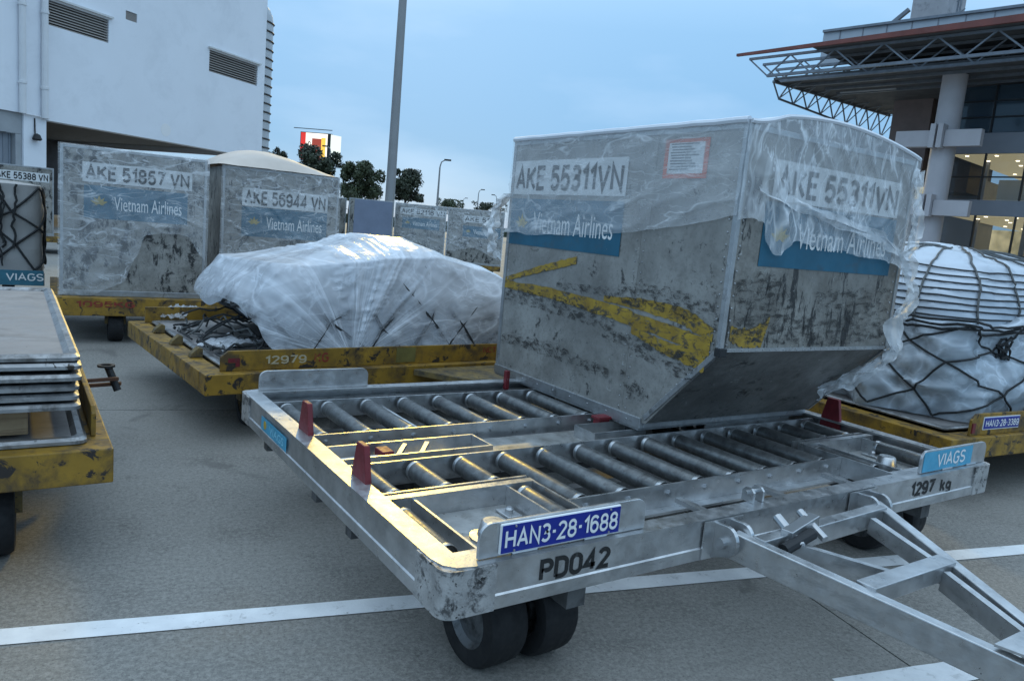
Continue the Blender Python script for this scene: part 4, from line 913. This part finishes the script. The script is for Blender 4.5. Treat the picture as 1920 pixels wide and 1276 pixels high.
A, Bq = row(-10, 312, 101, 318, D_=21); bg_container('AKE 55388 VN', A, Bq, .42, 2.0, 1.6, 'container marked 55388 VN at far left behind the netted stack', film=False, dec=False, txt_rect=(-.22 if False else .02, .80, .90, .90))
yellow_dolly((A[0], A[1]-.02, 0), math.atan2(Bq[1]-A[1], Bq[0]-A[0]), 1.7, 1.6, 'dolly under the 55388 VN container', zt=.419, zg=.44, guides=(), wheels=((.3, .3), (-.3, .3)))
# netted load at far left on a silver dolly
NS = empty('netted_load', (-4.46, 7.3, 0), 'boxy brown grey load tied with black net at the far left', 'netted cargo')
GB = film_mat('dusty_wrapped_boxes', .93, 1., (1, 1, 1.5), (0, .4, 0), 3, .08, col=(.36, .35, .34), rough=.4)
m5 = Mound(0, 1.83, 0, 1.6, .60, lambda u, v: 1.03, n=14, shrink=.02, lump=.03, sh=.95, ls=2.5, seed=9)
smoothby(part('wrapped_boxes', m5.mesh(120, 40), GB, NS), 70)
net(m5, NS, 16, math.pi*1.05, math.pi*1.98, [.02, .16, .3, .44, .58], .013, ROPE, .02)
rk = random.Random(5)
for k in range(8):
    th_, a0_ = rk.uniform(1.60, 1.70), rk.uniform(.03, .2)
    part('hanging_cord', MB().tube([m5.at(math.pi*th_+.05*fbm(i*.22, k*3.1, 0, 2), a0_+(.59-a0_)*i/20, .03+.006*k) for i in range(21)], rk.uniform(.008, .014), 5), ROPE, NS)
VD = empty('pallet_dolly', (-4.68, 7.1, 0), 'grey dolly with blue VIAGS board under the far left netted load', 'dolly')
part('deck', MB().box(0, 2.05, .05, 2.0, .45, .599), GALVD, VD); part('board', MB().box(.9, 2.04, .0, .03, .46, .625), worn('dark_cyan_board', (.03, .14, .2), .5, 0, .2, 8), VD)
stext('VIAGS', WHITE, VD, (1.68, -.002, .51), (1,0,0), (0,0,1), .36, .085, .002, .15)
for x, y in ((.4, .4), (1.7, .4), (.4, 1.7), (1.7, 1.7)): wheel(VD, (x, y, .165), .165, .14, (-1, 0, 0))

# ------------------------------------------------------------------ left terminal building
wallp = worn('white_painted_wall', (.77, .80, .85), .6, 0, .03, .5, (.69, .72, .77), .7, (.5, .72), bump=.05)
WA, WB = Vector((-1.9, 30, 0)), Vector((7.62, 36.75, 0)); wd = (WB-WA).normalized(); wn_ = Vector((wd.y, -wd.x, 0)); wrz = math.atan2(wd.y, wd.x)
LB = empty('white_building', WA, 'large white windowless building with louvre grilles at the left', 'building', wrz)
def wl(px, py, q=0): P = onpl(px, py, WA+wn_*q, wn_); d = P-WA; return d.dot(wd), d.z
LEN = (WB-WA).length
Zb = wl(90, 226)[1]; ZTOP = 15.5
def lbp(n, mb, m=wallp, **k): return part(n, mb, m, LB, **k)
op = []     # openings (s0, s1, z0, z1)
s0, z1_ = wl(83, 0); s0b, z0_ = wl(83, 45); s1, z1b = wl(204, 40); _, z0b = wl(204, 81)
op.append((s0, s1, (z0_+z0b)/2, (z1_+z1b)/2+.05))
a, b = wl(393, 95), wl(482, 160); a2, b2 = wl(393, 136), wl(482, 122); op.append((a[0], b[0], (a2[1]+b[1])/2, (a[1]+b2[1])/2))
a, b = wl(236, 17), wl(257, 46); op.append((a[0], b[0], b[1]+.05, a[1]-.05))
# wall skin built around the openings, one storey panel grid
xs = sorted({-1.0+0, LEN}|{o[0] for o in op}|{o[1] for o in op}); zs = sorted({Zb, ZTOP}|{o[2] for o in op}|{o[3] for o in op})
xs[0] = wl(82, 200)[0]
wm = MB(); T_ = .35
for i in range(len(xs)-1):
    for j in range(len(zs)-1):
        cx_, cz_ = (xs[i]+xs[i+1])/2, (zs[j]+zs[j+1])/2
        if any(o[0] < cx_ < o[1] and o[2] < cz_ < o[3] for o in op): continue
        b_ = len(wm.v); wm.add([(xs[i], 0, zs[j]), (xs[i+1], 0, zs[j]), (xs[i+1], 0, zs[j+1]), (xs[i], 0, zs[j+1])], [(0,1,2,3)])
for o in op:
    wm.add([(o[0],0,o[2]),(o[1],0,o[2]),(o[1],T_,o[2]),(o[0],T_,o[2])], [(0,1,2,3)]); wm.add([(o[0],0,o[3]),(o[1],0,o[3]),(o[1],T_,o[3]),(o[0],T_,o[3])], [(3,2,1,0)])
    wm.add([(o[0],0,o[2]),(o[0],0,o[3]),(o[0],T_,o[3]),(o[0],T_,o[2])], [(3,2,1,0)]); wm.add([(o[1],0,o[2]),(o[1],0,o[3]),(o[1],T_,o[3]),(o[1],T_,o[2])], [(0,1,2,3)])
wm.add([(xs[0],0,Zb),(LEN,0,Zb),(LEN,.6,Zb),(xs[0],.6,Zb)], [(0,1,2,3)])
lbp('wall', wm)
lbp('end_wall', MB().box(LEN-.3, LEN-.001, .01, 16, Zb, ZTOP)); lbp('back_wall', MB().box(-14, LEN-.3, 15.7, 16, 0, ZTOP)); lbp('roof', MB().box(-14, LEN-.3, .4, 15.7, ZTOP-.3, ZTOP-.1))
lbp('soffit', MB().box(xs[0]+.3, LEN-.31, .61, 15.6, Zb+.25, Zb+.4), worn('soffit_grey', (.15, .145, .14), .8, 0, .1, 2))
LOUV = plain('dark_louvre', (.055, .055, .06), .5, .3)
for oi, o in enumerate(op):
    n_ = 9 if oi < 2 else 6
    gl_ = lbp('louvre_grille', MB().box(o[0]+.001, o[1]-.001, .22, .25, o[2]+.001, o[3]-.001), plain('louvre_back', (.012, .012, .013), .9))
    for k in range(n_):
        z = o[2]+(o[3]-o[2])*(k+.5)/n_; part('louvre_slat', MB().add([(o[0]+.01, .03, z-.01), (o[1]-.01, .03, z-.01), (o[1]-.01, .15, z+.045), (o[0]+.01, .15, z+.045), (o[0]+.01, .03, z-.045), (o[1]-.01, .03, z-.045), (o[1]-.01, .15, z+.01), (o[0]+.01, .15, z+.01)], [(0,1,2,3),(7,6,5,4),(0,4,5,1),(1,5,6,2),(2,6,7,3),(3,7,4,0)]), plain('louvre_slat_grey', (.34, .31, .29), .5, .1) if k == 0 and oi == 0 else MATS['louvre_slat_grey'], gl_)
    if oi < 2: lbp('grille_hood', MB().box(o[0]-.1, o[1]+.12, -.14, -.001, o[3]+.06, o[3]+.13), LABEL)
# pier and left bay
pL, pR = wl(45, 225)[0], wl(90, 225)[0]
lbp('pier', MB().box(pL, pR-.05, .02, .9, 0, Zb+.3)); lbp('wall_left', MB().box(-14, xs[0]-.001, .0, .35, wl(20, 208)[1], ZTOP))
zl0, zl1 = wl(20, 208)[1], wl(20, 248)[1]
lbp('fascia_panel', MB().box(-14, pL-.01, .1, .3, zl1, zl0-.01), worn('grey_cladding', (.32, .34, .36), .6, 0, .08, 2))
dr = lbp('roller_door', MB().box(-14, pL-.25, .32, .36, 0, zl1-.01), worn('grey_door', (.22, .25, .29), .5, 0, .08, 2))
for k in range(26): part('door_rib', MB().box(pL-.35-k*.2, pL-.31-k*.2, .29, .318, .02, zl1-.03), MATS['grey_door'], dr)
lbp('door_jamb', MB().box(pL-.24, pL-.01, .1, .35, 0, zl1-.01), MATS['grey_cladding'])
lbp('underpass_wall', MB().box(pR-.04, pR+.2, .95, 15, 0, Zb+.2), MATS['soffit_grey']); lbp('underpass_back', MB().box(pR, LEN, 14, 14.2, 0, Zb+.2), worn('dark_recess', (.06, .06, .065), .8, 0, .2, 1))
# drain pipes
PIPE = worn('white_pipe', (.66, .67, .69), .45, 0, .05, 2)
for px_, zz in ((38, 212), (80, 222)):
    sx_, _ = wl(px_, 150); lbp('drain_pipe', MB().tube([(sx_, -.12, wl(px_, zz)[1]), (sx_, -.12, ZTOP)], .11, 12), PIPE)
    for k in range(4): lbp('pipe_collar', MB().lathe([(.112, 0), (.135, .01), (.135, .1), (.112, .11)], (sx_, -.12, wl(px_, zz)[1]+1.+k*2.6), (0, 0, 1), 12), PIPE)
sx_, zx_ = wl(65, 222); lbp('cable_conduit', MB().tube([(sx_, -.0, zx_), (sx_, -.02, wl(65, 252)[1])], .025, 6), DARK); lbp('bulkhead_lamp', MB().lathe([(0, .25), (.1, .2), (.16, .05), (.12, 0), (0, 0)], (sx_, -.12, wl(66, 258)[1]-.1), (0, 0, 1), 12), DARK)
lbp('conduit', MB().tube([(wl(45, 213)[0], -.05, wl(45, 213)[1]), (pR, -.05, wl(88, 222)[1])], .03, 6), PIPE)
lbp('patch_mark', MB().lathe([(0, .004), (.26, .004), (.27, 0)], (wl(311, 244)[0], -.001, wl(311, 244)[1]), (0, -1, 0), 20), plain('filler_patch', (.8, .8, .8), .7))
# ribbed ladder cage on the corner
zc0, zc1 = wl(508, 285)[1]-2, wl(508, 14)[1]
RIB = worn('cage_sheet', (.50, .52, .54), .5, .3, .08, 2)
lad = lbp('cage_tower', MB().grid([[(LEN+.03+.95*math.sin(a)*k_, .5-.45*math.cos(a), z_) for a in [math.pi*i/14 for i in range(15)]] for z_, k_ in [(zc0, 1), (zc1-.7, 1), (zc1-.35, .9), (zc1-.1, .6), (zc1, .1)]]), RIB)
smoothby(lad)
for k in range(20):
    z_ = zc0+(zc1-.7-zc0)*k/19; part('cage_hoop', MB().tube([(LEN+.02+.99*math.sin(a), .5-.48*math.cos(a), z_) for a in [math.pi*i/12 for i in range(13)]], .04, 5), DARK, lad)

# ------------------------------------------------------------------ right terminal building
RC = Vector((39.8, 35.2, 0)); brz = math.atan2(-.990, .139)   # local x runs along the front, local y = back
RB = empty('terminal_building', RC, 'brown and glass terminal building with wide truss roof and lit windows', 'building', brz)
lx, ly = Vector((.139, -.990, 0)).normalized(), Vector((.990, .139, 0)).normalized()
def bl_(px, py, q): P = onpl(px, py, RC+ly*q, ly); d = P-RC; return d.dot(lx), d.z
def rbp(n, mb, m, **k): return part(n, mb, m, RB, **k)
BROWN = worn('red_brown_fascia', (.17, .05, .04), .6, 0, .2, 1); DTR = worn('truss_steel', (.17, .19, .22), .5, .3, .2, 2); CORE = worn('brown_stone', (.21, .165, .16), .7, 0, .12, 1.2)
COLM = worn('pale_column', (.45, .43, .45), .6, 0, .06, 1); SPAN = worn('grey_spandrel', (.20, .21, .24), .45, 0, .08, .8); SOF = worn('dark_soffit', (.085, .088, .095), .8, 0, .2, 1); SHEET = worn('grey_metal_sheet', (.38, .41, .45), .5, .2, .06, .6)
zf = 15.0
rbp('roof_fascia', MB().prism([(0, zf-.05), (50, zf-.05), (50, zf+.75), (0, zf+.12)], -.2, 0, (0, 2, 1)), BROWN); 
pd = bl_(1535, 110, 1)[0]; rbp('roof_deck', MB().prism([(pd, zf-.04), (50, zf-.04), (50, zf+.5), (pd, zf+.2)], .01, 30, (0, 2, 1)), SOF)
zc = bl_(1460, 150, 2)[1]
def truss(name, P, Q, zt_, zb_, n, side=(0, 0, 0)):
    P, Q = Vector(P), Vector(Q); m = MB(); m.bar(P+Vector((0,0,zt_)), Q+Vector((0,0,zt_)), .16, .16); m.bar(P.lerp(Q, .5/n)+Vector((0,0,zb_)), Q+Vector((0,0,zb_)), .18, .18)
    for i in range(n):
        a, b, c = P.lerp(Q, i/n), P.lerp(Q, (i+.5)/n), P.lerp(Q, (i+1)/n)
        m.bar(a+Vector((0,0,zt_)), b+Vector((0,0,zb_)), .09, .09); m.bar(b+Vector((0,0,zb_)), c+Vector((0,0,zt_)), .09, .09)
    return rbp(name, m, DTR)
for q, n_ in ((.6, 14), (2.4, 14), (4.2, 14)): truss('roof_truss', (.6, q, 0), (44, q, 0), zf-.15, zc, n_)
for q in (6., 7.8): truss('roof_truss', (2.5, q, 0), (20, q, 0), zf-.15, zc, 7)
def loc_(P): d = P-RC; return Vector((d.dot(lx), d.dot(ly), 0))
e0, e1 = loc_(onz(1450, 153, zc)), loc_(onz(1668, 217, zc))
st = MB(); n_ = 9
def sp_(f, k): return e0.lerp(e1, f)+Vector((0, 0, zc if k else zc-1.0-.9*f))
st.bar(sp_(0, 1), sp_(1, 1), .16, .16); st.bar(sp_(.5/n_, 0), sp_(1, 0), .12, .12)
for i in range(n_):
    st.bar(sp_(i/n_, 1), sp_((i+.5)/n_, 0), .08, .08); st.bar(sp_((i+.5)/n_, 0), sp_((i+1)/n_, 1), .08, .08)
    st.bar(sp_((i+.5)/n_, 0), sp_((i+.5)/n_, 1)+Vector((1.6, 0, 0)), .06, .06); st.bar(sp_((i+1)/n_, 1), sp_((i+.5)/n_, 1)+Vector((1.6, 0, 0)), .06, .06)
rbp('side_truss', st, DTR)
rbp('soffit_panel', MB().prism([(e0.x, e0.y), (44, e0.y+.3), (44, 26), (e1.x, e1.y)], zc+.1, zc+.25), SOF)
a, b = bl_(1545, 60, 5), bl_(1543, 82, 5)
rbp('penthouse_wall', MB().prism([(a[0], zf), (46, zf), (46, bl_(1920, 22, 5)[1]), (a[0], a[1])], 5, 5.3, (0, 2, 1)), SHEET); rbp('penthouse_coping', MB().bar((a[0], 5.1, a[1]), (46, 5.1, bl_(1920, 20, 5)[1]+.05), .6, .16), DTR)
for k in range(16): rbp('sheet_joint', MB().box(a[0]+1.2+k*1.6, a[0]+1.26+k*1.6, 4.96, 4.999, zf+.6, a[1]-.1), SPAN)
c0, c1 = bl_(1705, 45, 8), bl_(1782, 0, 8)
rbp('plant_block', MB().box(c0[0], c1[0]-.1, 8, 11, zf+.3, c1[1]+2.5), worn('stained_concrete', (.36, .36, .38), .8, 0, .15, .8, (.12, .12, .12), .9, (.55, .7)))
for k, px_ in enumerate((1796, 1801)): x_ = bl_(px_, 10, 8)[0]; rbp('antenna', MB().tube([(x_, 8, zf+.3), (x_, 8, c1[1]+3)], .06, 6), DTR)
for k in range(5): x_ = bl_(1796, 10, 8)[0]; rbp('antenna_rung', MB().bar((x_-.1, 8, c1[1]-2+k*.9), (x_+.5, 8, c1[1]-1.6+k*.9), .06, .06), DTR)
x_ = bl_(1672, 45, 8); rbp('roof_brace', MB().bar((x_[0], 8, x_[1]), (bl_(1705, 18, 8)[0], 8, bl_(1705, 18, 8)[1]), .25, .25), DTR)
# stone core
t0, t1, t2 = bl_(1668, 250, 12)[0], bl_(1740, 250, 12)[0], bl_(1790, 250, 12)[0]
rbp('stone_core', MB().box(t0, t1, 12, 18, bl_(1690, 300, 12)[1]-1, zc+.2), CORE); rbp('core_recess', MB().box(t1+.01, t2+1, 13.2, 18, bl_(1720, 330, 12)[1]-1, zc+.2), worn('shaded_brown_stone', (.06, .045, .045), .7, 0, .15, 1))  # right side of the core: shade put into a darker stone colour
s0_, s1_ = bl_(1575, 172, 7), bl_(1683, 142, 7); rbp('hanging_panel', MB().box(s0_[0], s1_[0], 7, 7.15, s0_[1]-.1, zc-.05), SHEET)
# column with bracket arms
cxm = bl_(1770, 270, 5)[0]
smoothby(rbp('column', MB().lathe([(.72, 0), (.72, zc)], (cxm, 5, 0), (0, 0, 1), 24), COLM))
for py_, hh in ((264, 1.0), (392, .95)):
    zz = bl_(1770, py_, 5)[1]
    for x0, x1 in ((-2.6, -.45), (.35, 2.4)): rbp('bracket_arm', MB().box(cxm+x0, cxm+x1, 3.9, 4.4, zz-hh/2, zz+hh/2), COLM)
    for x_ in (-.42, .02): rbp('bracket_plate', MB().box(cxm+x_, cxm+x_+.3, 3.55, 4.9, zz-hh*.6, zz+hh*.85), COLM)
# glazed front
GQ = 7.5
g0 = bl_(1775, 300, GQ)[0]; g1 = g0+16
zA, zB_, zC, zD, zE = 0, bl_(1840, 404, GQ)[1], bl_(1840, 375, GQ)[1], bl_(1840, 288, GQ)[1], bl_(1840, 250, GQ)[1]
rbp('spandrel', MB().box(g0, g1, GQ-.05, GQ+.3, zB_, zC), SPAN); rbp('spandrel', MB().box(g0, g1, GQ-.05, GQ+.3, zD, zE), SPAN)
rbp('floor_slab', MB().box(g0, g1, GQ+.31, GQ+20, zB_+.1, zB_+.4), SOF); rbp('floor_slab', MB().box(g0, g1, GQ+.31, GQ+20, zD+.1, zD+.4), SOF)
GL = NT('tinted_glass'); GL.set(Base_Color=(.03, .05, .06), Roughness=.04, Alpha=.28); GL.b.inputs['Specular IOR Level'].default_value = .7
GLU = NT('upper_glass'); GLU.set(Base_Color=(.05, .08, .11), Roughness=.06, Alpha=.8)
ROOM = NT('glowing_room_wall'); ROOM.set(Base_Color=(.5, .45, .32), Emission_Color=ROOM.ramp(ROOM.noise(.8, 3), [(.35, (.20, .18, .09)), (.65, (.62, .54, .30))]), Emission_Strength=.8)  # room light put into the wall itself as emission
LAMP = glow('warm_downlight', (1, .88, .62), 4.5)
nb = 7; bw = (g1-g0)/nb
for zz0, zz1, m_ in ((.3, zB_, GL), (zC, zD, GL), (zE, zc-.2, GLU)):
    nrow = 2 if m_ is GL else 3
    for i in range(nb):
        for j in range(nrow):
            za, zb_ = zz0+(zz1-zz0)*j/nrow, zz0+(zz1-zz0)*(j+1)/nrow
            rbp('window_pane', MB().box(g0+i*bw+.05, g0+(i+1)*bw-.05, GQ+.1, GQ+.12, za+.04, zb_-.04), m_.m)
    for i in range(nb+1): rbp('mullion', MB().box(g0+i*bw-.05, g0+i*bw+.05, GQ-.02, GQ+.16, zz0, zz1), DARK)
    for j in range(1, nrow): z_ = zz0+(zz1-zz0)*j/nrow; rbp('transom', MB().box(g0+.06, g1-.06, GQ+.0, GQ+.15, z_-.04, z_+.04), DARK)
rbp('room_wall', MB().box(g0-14, g1+22, GQ+20, GQ+20.1, .2, zB_+.1), ROOM.m); rbp('room_wall', MB().box(g0-14, g1+22, GQ+20, GQ+20.1, zC, zD+.1), ROOM.m); rbp('room_wall', MB().box(g0, g1, GQ+2, GQ+2.1, zE, zc), SPAN)
CE_ = NT('glowing_room_ceiling'); CE_.set(Base_Color=(.6, .56, .45), Emission_Color=(.45, .40, .24), Emission_Strength=.6); CEI = CE_.m  # ceiling glows by itself in place of light from the room
rbp('room_ceiling', MB().box(g0, g1+20, GQ+.4, GQ+19.9, zD+.02, zD+.08), CEI); rbp('room_ceiling', MB().box(g0, g1+20, GQ+.4, GQ+19.9, zB_+.02, zB_+.08), CEI)
rdl = random.Random(2)
for i in range(9):
    for j in range(7):
        if rdl.random() < .25: continue
        for zc_ in (zD, zB_): rbp('downlight', MB().lathe([(0, 0), (.11, 0), (.12, .03)], (g0+.8+i*1.75+.5*(j % 2), GQ+1.2+j*2.6, zc_-.02), (0, 0, 1), 8), LAMP)
rbp('room_counter', MB().box(g0+2.4, g0+5.2, GQ+3, GQ+3.3, zC, zC+1.6), plain('counter_white', (.6, .62, .6), .6)); 
for k in range(5): rbp('room_post', MB().box(g0+1+k*3, g0+1.3+k*3, GQ+4, GQ+4.3, .2, zD), SPAN)
rbp('left_wing', MB().box(t0-1.5, g0-.3, 16, 20, .0, bl_(1715, 330, 14)[1]), SPAN)
w0, w1 = bl_(1717, 350, 15.8), bl_(1745, 375, 15.8); rbp('lit_window', MB().box(w0[0], w1[0], 15.9, 15.98, w1[1], w0[1]), ROOM.m)
rbp('ground_floor_wall', MB().box(t0-1.5, g0-.35, 15, 15.9, 0, 1.2), SPAN)

# ------------------------------------------------------------------ trees, masts, billboard
LEAF = worn('dark_leaf', (.030, .042, .022), .6, 0, .45, .8, (.018, .024, .014), 1.3, (.5, .6), bump=0); LEAF2 = worn('green_leaf', (.042, .058, .026), .6, 0, .4, .8, bump=0); BARK = worn('bark', (.05, .042, .035), .9, 0, .3, 6)
def tree(px_, pyt, pyb_crown, D_, wpx, label, seed, m=None, n=7500, group='trees beyond the containers'):
    r_ = random.Random(seed); P = atd(px_, pyt, D_); top = P.z; k = D_/FPX; rad = wpx*k/2; zb = atd(px_, pyb_crown, D_).z
    t = empty('tree', (P.x, P.y, 0), label, 'tree', r_.uniform(0, 6), group)
    tr = MB(); mid = (zb+top)/2
    tr.tube([(0, 0, 0), (.08, .05, max(.5, zb*.6)), (.0, .1, mid), (.1, 0, top-.3*(top-zb))], [rad*.09, rad*.075, rad*.05, rad*.02], 7)
    for i in range(8):
        a = r_.uniform(0, 6.28); z0 = zb*.7+(mid-zb*.7)*r_.random(); tr.tube([(0, .05, z0), (math.cos(a)*rad*.4, math.sin(a)*rad*.4, z0+(top-zb)*.18), (math.cos(a)*rad*.75, math.sin(a)*rad*.75, z0+(top-zb)*.3)], [rad*.035, rad*.022, rad*.008], 5)
    part('trunk', tr, BARK, t)
    cl = [(Vector((max(-.8, min(.8, r_.gauss(0, .5)))*rad, max(-.8, min(.8, r_.gauss(0, .5)))*rad, mid+r_.uniform(-.45, .38)*(top-zb))), r_.uniform(.20, .40)*rad) for _ in range(34)]
    cl += [(Vector((0, 0, mid+(top-zb)*.1)), rad*.55), (Vector((0, 0, top-rad*.3)), rad*.3)]
    cr = MB()
    for i in range(n):
        c, rr = cl[r_.randrange(len(cl))]; d = Vector((r_.gauss(0, 1), r_.gauss(0, 1), r_.gauss(0, 1))).normalized(); p = c+d*rr*r_.uniform(.5, 1.)
        p.x = max(-rad, min(rad, p.x)); p.y = max(-rad, min(rad, p.y)); p.z = max(zb, min(top, p.z))
        s = rad*r_.uniform(.05, .10); u = Vector((r_.gauss(0, 1), r_.gauss(0, 1), r_.gauss(0, 1))).normalized(); v = u.cross(d+Vector((.01, .02, .03))).normalized()
        cr.add([p-u*s, p+v*s*.55, p+u*s, p-v*s*.55], [(0,1,2,3)])
    part('crown', cr, m or LEAF, t); return t
tree(592, 272, 345, 70, 82, 'round dark tree in front of the lit billboard', 1)
tree(680, 303, 372, 66, 76, 'round tree left of the tall lamp mast', 2, LEAF2)
tree(766, 316, 376, 68, 66, 'round tree right of the tall lamp mast', 3)
tree(520, 275, 330, 75, 34, 'tree half hidden by the white building corner', 4)
tree(655, 358, 376, 62, 28, 'low shrub behind the containers left of the mast', 5, LEAF2, 1200)
tree(845, 374, 392, 85, 50, 'low bush near the slim street lamp', 6, LEAF2, 1600)
tree(912, 380, 398, 95, 44, 'low bushes beside the large container edge', 7, LEAF, 1600)
tree(942, 372, 398, 95, 24, 'spiky palm-like shrub beside the large container edge', 8, LEAF, 900)
GRAVEL = worn('distant_hedge', (.04, .052, .03), .9, 0, .4, .3)
hg = MB()
for i in range(-30, 90):
    a_h = math.radians(i*.8+2); R0 = 130
    hg.box(math.sin(a_h)*R0-1.2, math.sin(a_h)*R0+1.2, math.cos(a_h)*R0-1, math.cos(a_h)*R0+1, 0, 1.6+.5*fbm(i*.7, 3))
tag(part('hedge', hg, GRAVEL, None), 'far low band of vegetation on the horizon', 'hedge', kind='stuff')
MAST = worn('grey_mast_paint', (.25, .255, .26), .5, .2, .08, 1)
Pm = atd(731, 372, 32); MS = empty('lamp_mast', (Pm.x, Pm.y, 0), 'thick grey lamp mast rising out of the picture', 'lamp mast')
smoothby(part('pole', MB().lathe([(.22, 0), (.21, .05), (.165, 9), (.12, 18)], (0, 0, 0), (0, 0, 1), 20), MAST, MS)); part('base_plate', MB().box(-.4, .4, -.4, .4, 0, .05), MAST, MS)
part('lamp_crossbar', MB().box(-1.4, 1.4, -.1, .1, 17.8, 18), MAST, MS)
for x in (-1.1, -.4, .4, 1.1): part('floodlight', MB().prism([(-.25, 17.3), (.2, 17.2), (.25, 17.6), (-.2, 17.75)], x-.25, x+.25, (1, 2, 0)), DARK, MS)
def slamp(px_, pyt, D_, dx, label):
    P = atd(px_, pyt, D_); L = empty('street_lamp', (P.x, P.y, 0), label, 'street lamp', -YAW, 'slim street lamps')
    a = [(0, 0, 0), (0, 0, P.z*.55), (0, 0, P.z-.8), (.12*dx, 0, P.z-.25), (.5*dx, 0, P.z)]
    part('pole', MB().tube(a, [.13, .11, .08, .06, .06], 7), MAST, L); part('lamp_head', MB().box(min(.4*dx, 1.1*dx), max(.4*dx, 1.1*dx), -.15, .15, P.z-.08, P.z+.08), DARK, L)
slamp(826, 299, 80, 1, 'tallest slim street lamp right of the mast'); slamp(898, 355, 140, 1, 'small far street lamp above the AKE 5173 container'); slamp(932, 366, 150, -1, 'small far street lamp beside the big container'); slamp(869, 371, 190, 1, 'faintest far street lamp between two bushes'); slamp(621, 275, 100, -1, 'street lamp beside the billboard')
BBP = atd(592, 250, 120); BB = empty('billboard', (BBP.x, BBP.y, 0), 'lit billboard with red, white and yellow panels behind a tree', 'billboard', -YAW-.12)
kk = 120/FPX
def zpx(y): return atd(592, y, 120).z
b0, b1 = -27*kk, 22*kk; ztp, zbt = zpx(250), zpx(300)
part('frame', MB().box(b0-.1, b1+.5, .05, .8, zbt, ztp+.1), DARK, BB); part('post', MB().box(-.5, .3, .3, .7, 0, zbt), DARK, BB)
part('red_panel', MB().box(b0, b0+9*kk, 0, .04, zbt, ztp), glow('billboard_red', (.75, .03, .02), .7), BB); part('white_panel', MB().box(b0+9*kk+.01, b1, 0, .04, zbt, ztp), glow('billboard_white', (1, .96, .86), .95), BB)
part('dark_red_panel', MB().box(b0+21*kk, b0+38*kk, -.03, -.005, zbt, ztp-9*kk), glow('billboard_dark_red', (.42, .06, .03), .6), BB); part('yellow_panel', MB().box(b0+38*kk+.01, b1-3*kk, -.03, -.005, zbt, ztp-7*kk), glow('billboard_yellow', (1, .62, .08), .8), BB)
stext('HD', BLACK, BB, (b0+10*kk, -.01, zbt+1.8), (1,0,0), (0,0,1), 9*kk, 10*kk, .01, .18)
part('side_panel', MB().add([(b1+.5, .05, zbt), (b1+1.4, 2, zbt), (b1+1.4, 2, ztp), (b1+.5, .05, ztp), (b1+.45, .1, zbt), (b1+1.35, 2.05, zbt), (b1+1.35, 2.05, ztp), (b1+.45, .1, ztp)], [(0,1,2,3),(7,6,5,4),(0,4,5,1),(1,5,6,2),(2,6,7,3),(3,7,4,0)]), glow('billboard_side', (.8, .9, .85), .8), BB)
part('top_lamps', MB().bar((b0-.8, -.8, ztp+.5), (b1+1, -.8, ztp+.5), .1, .1), DARK, BB)
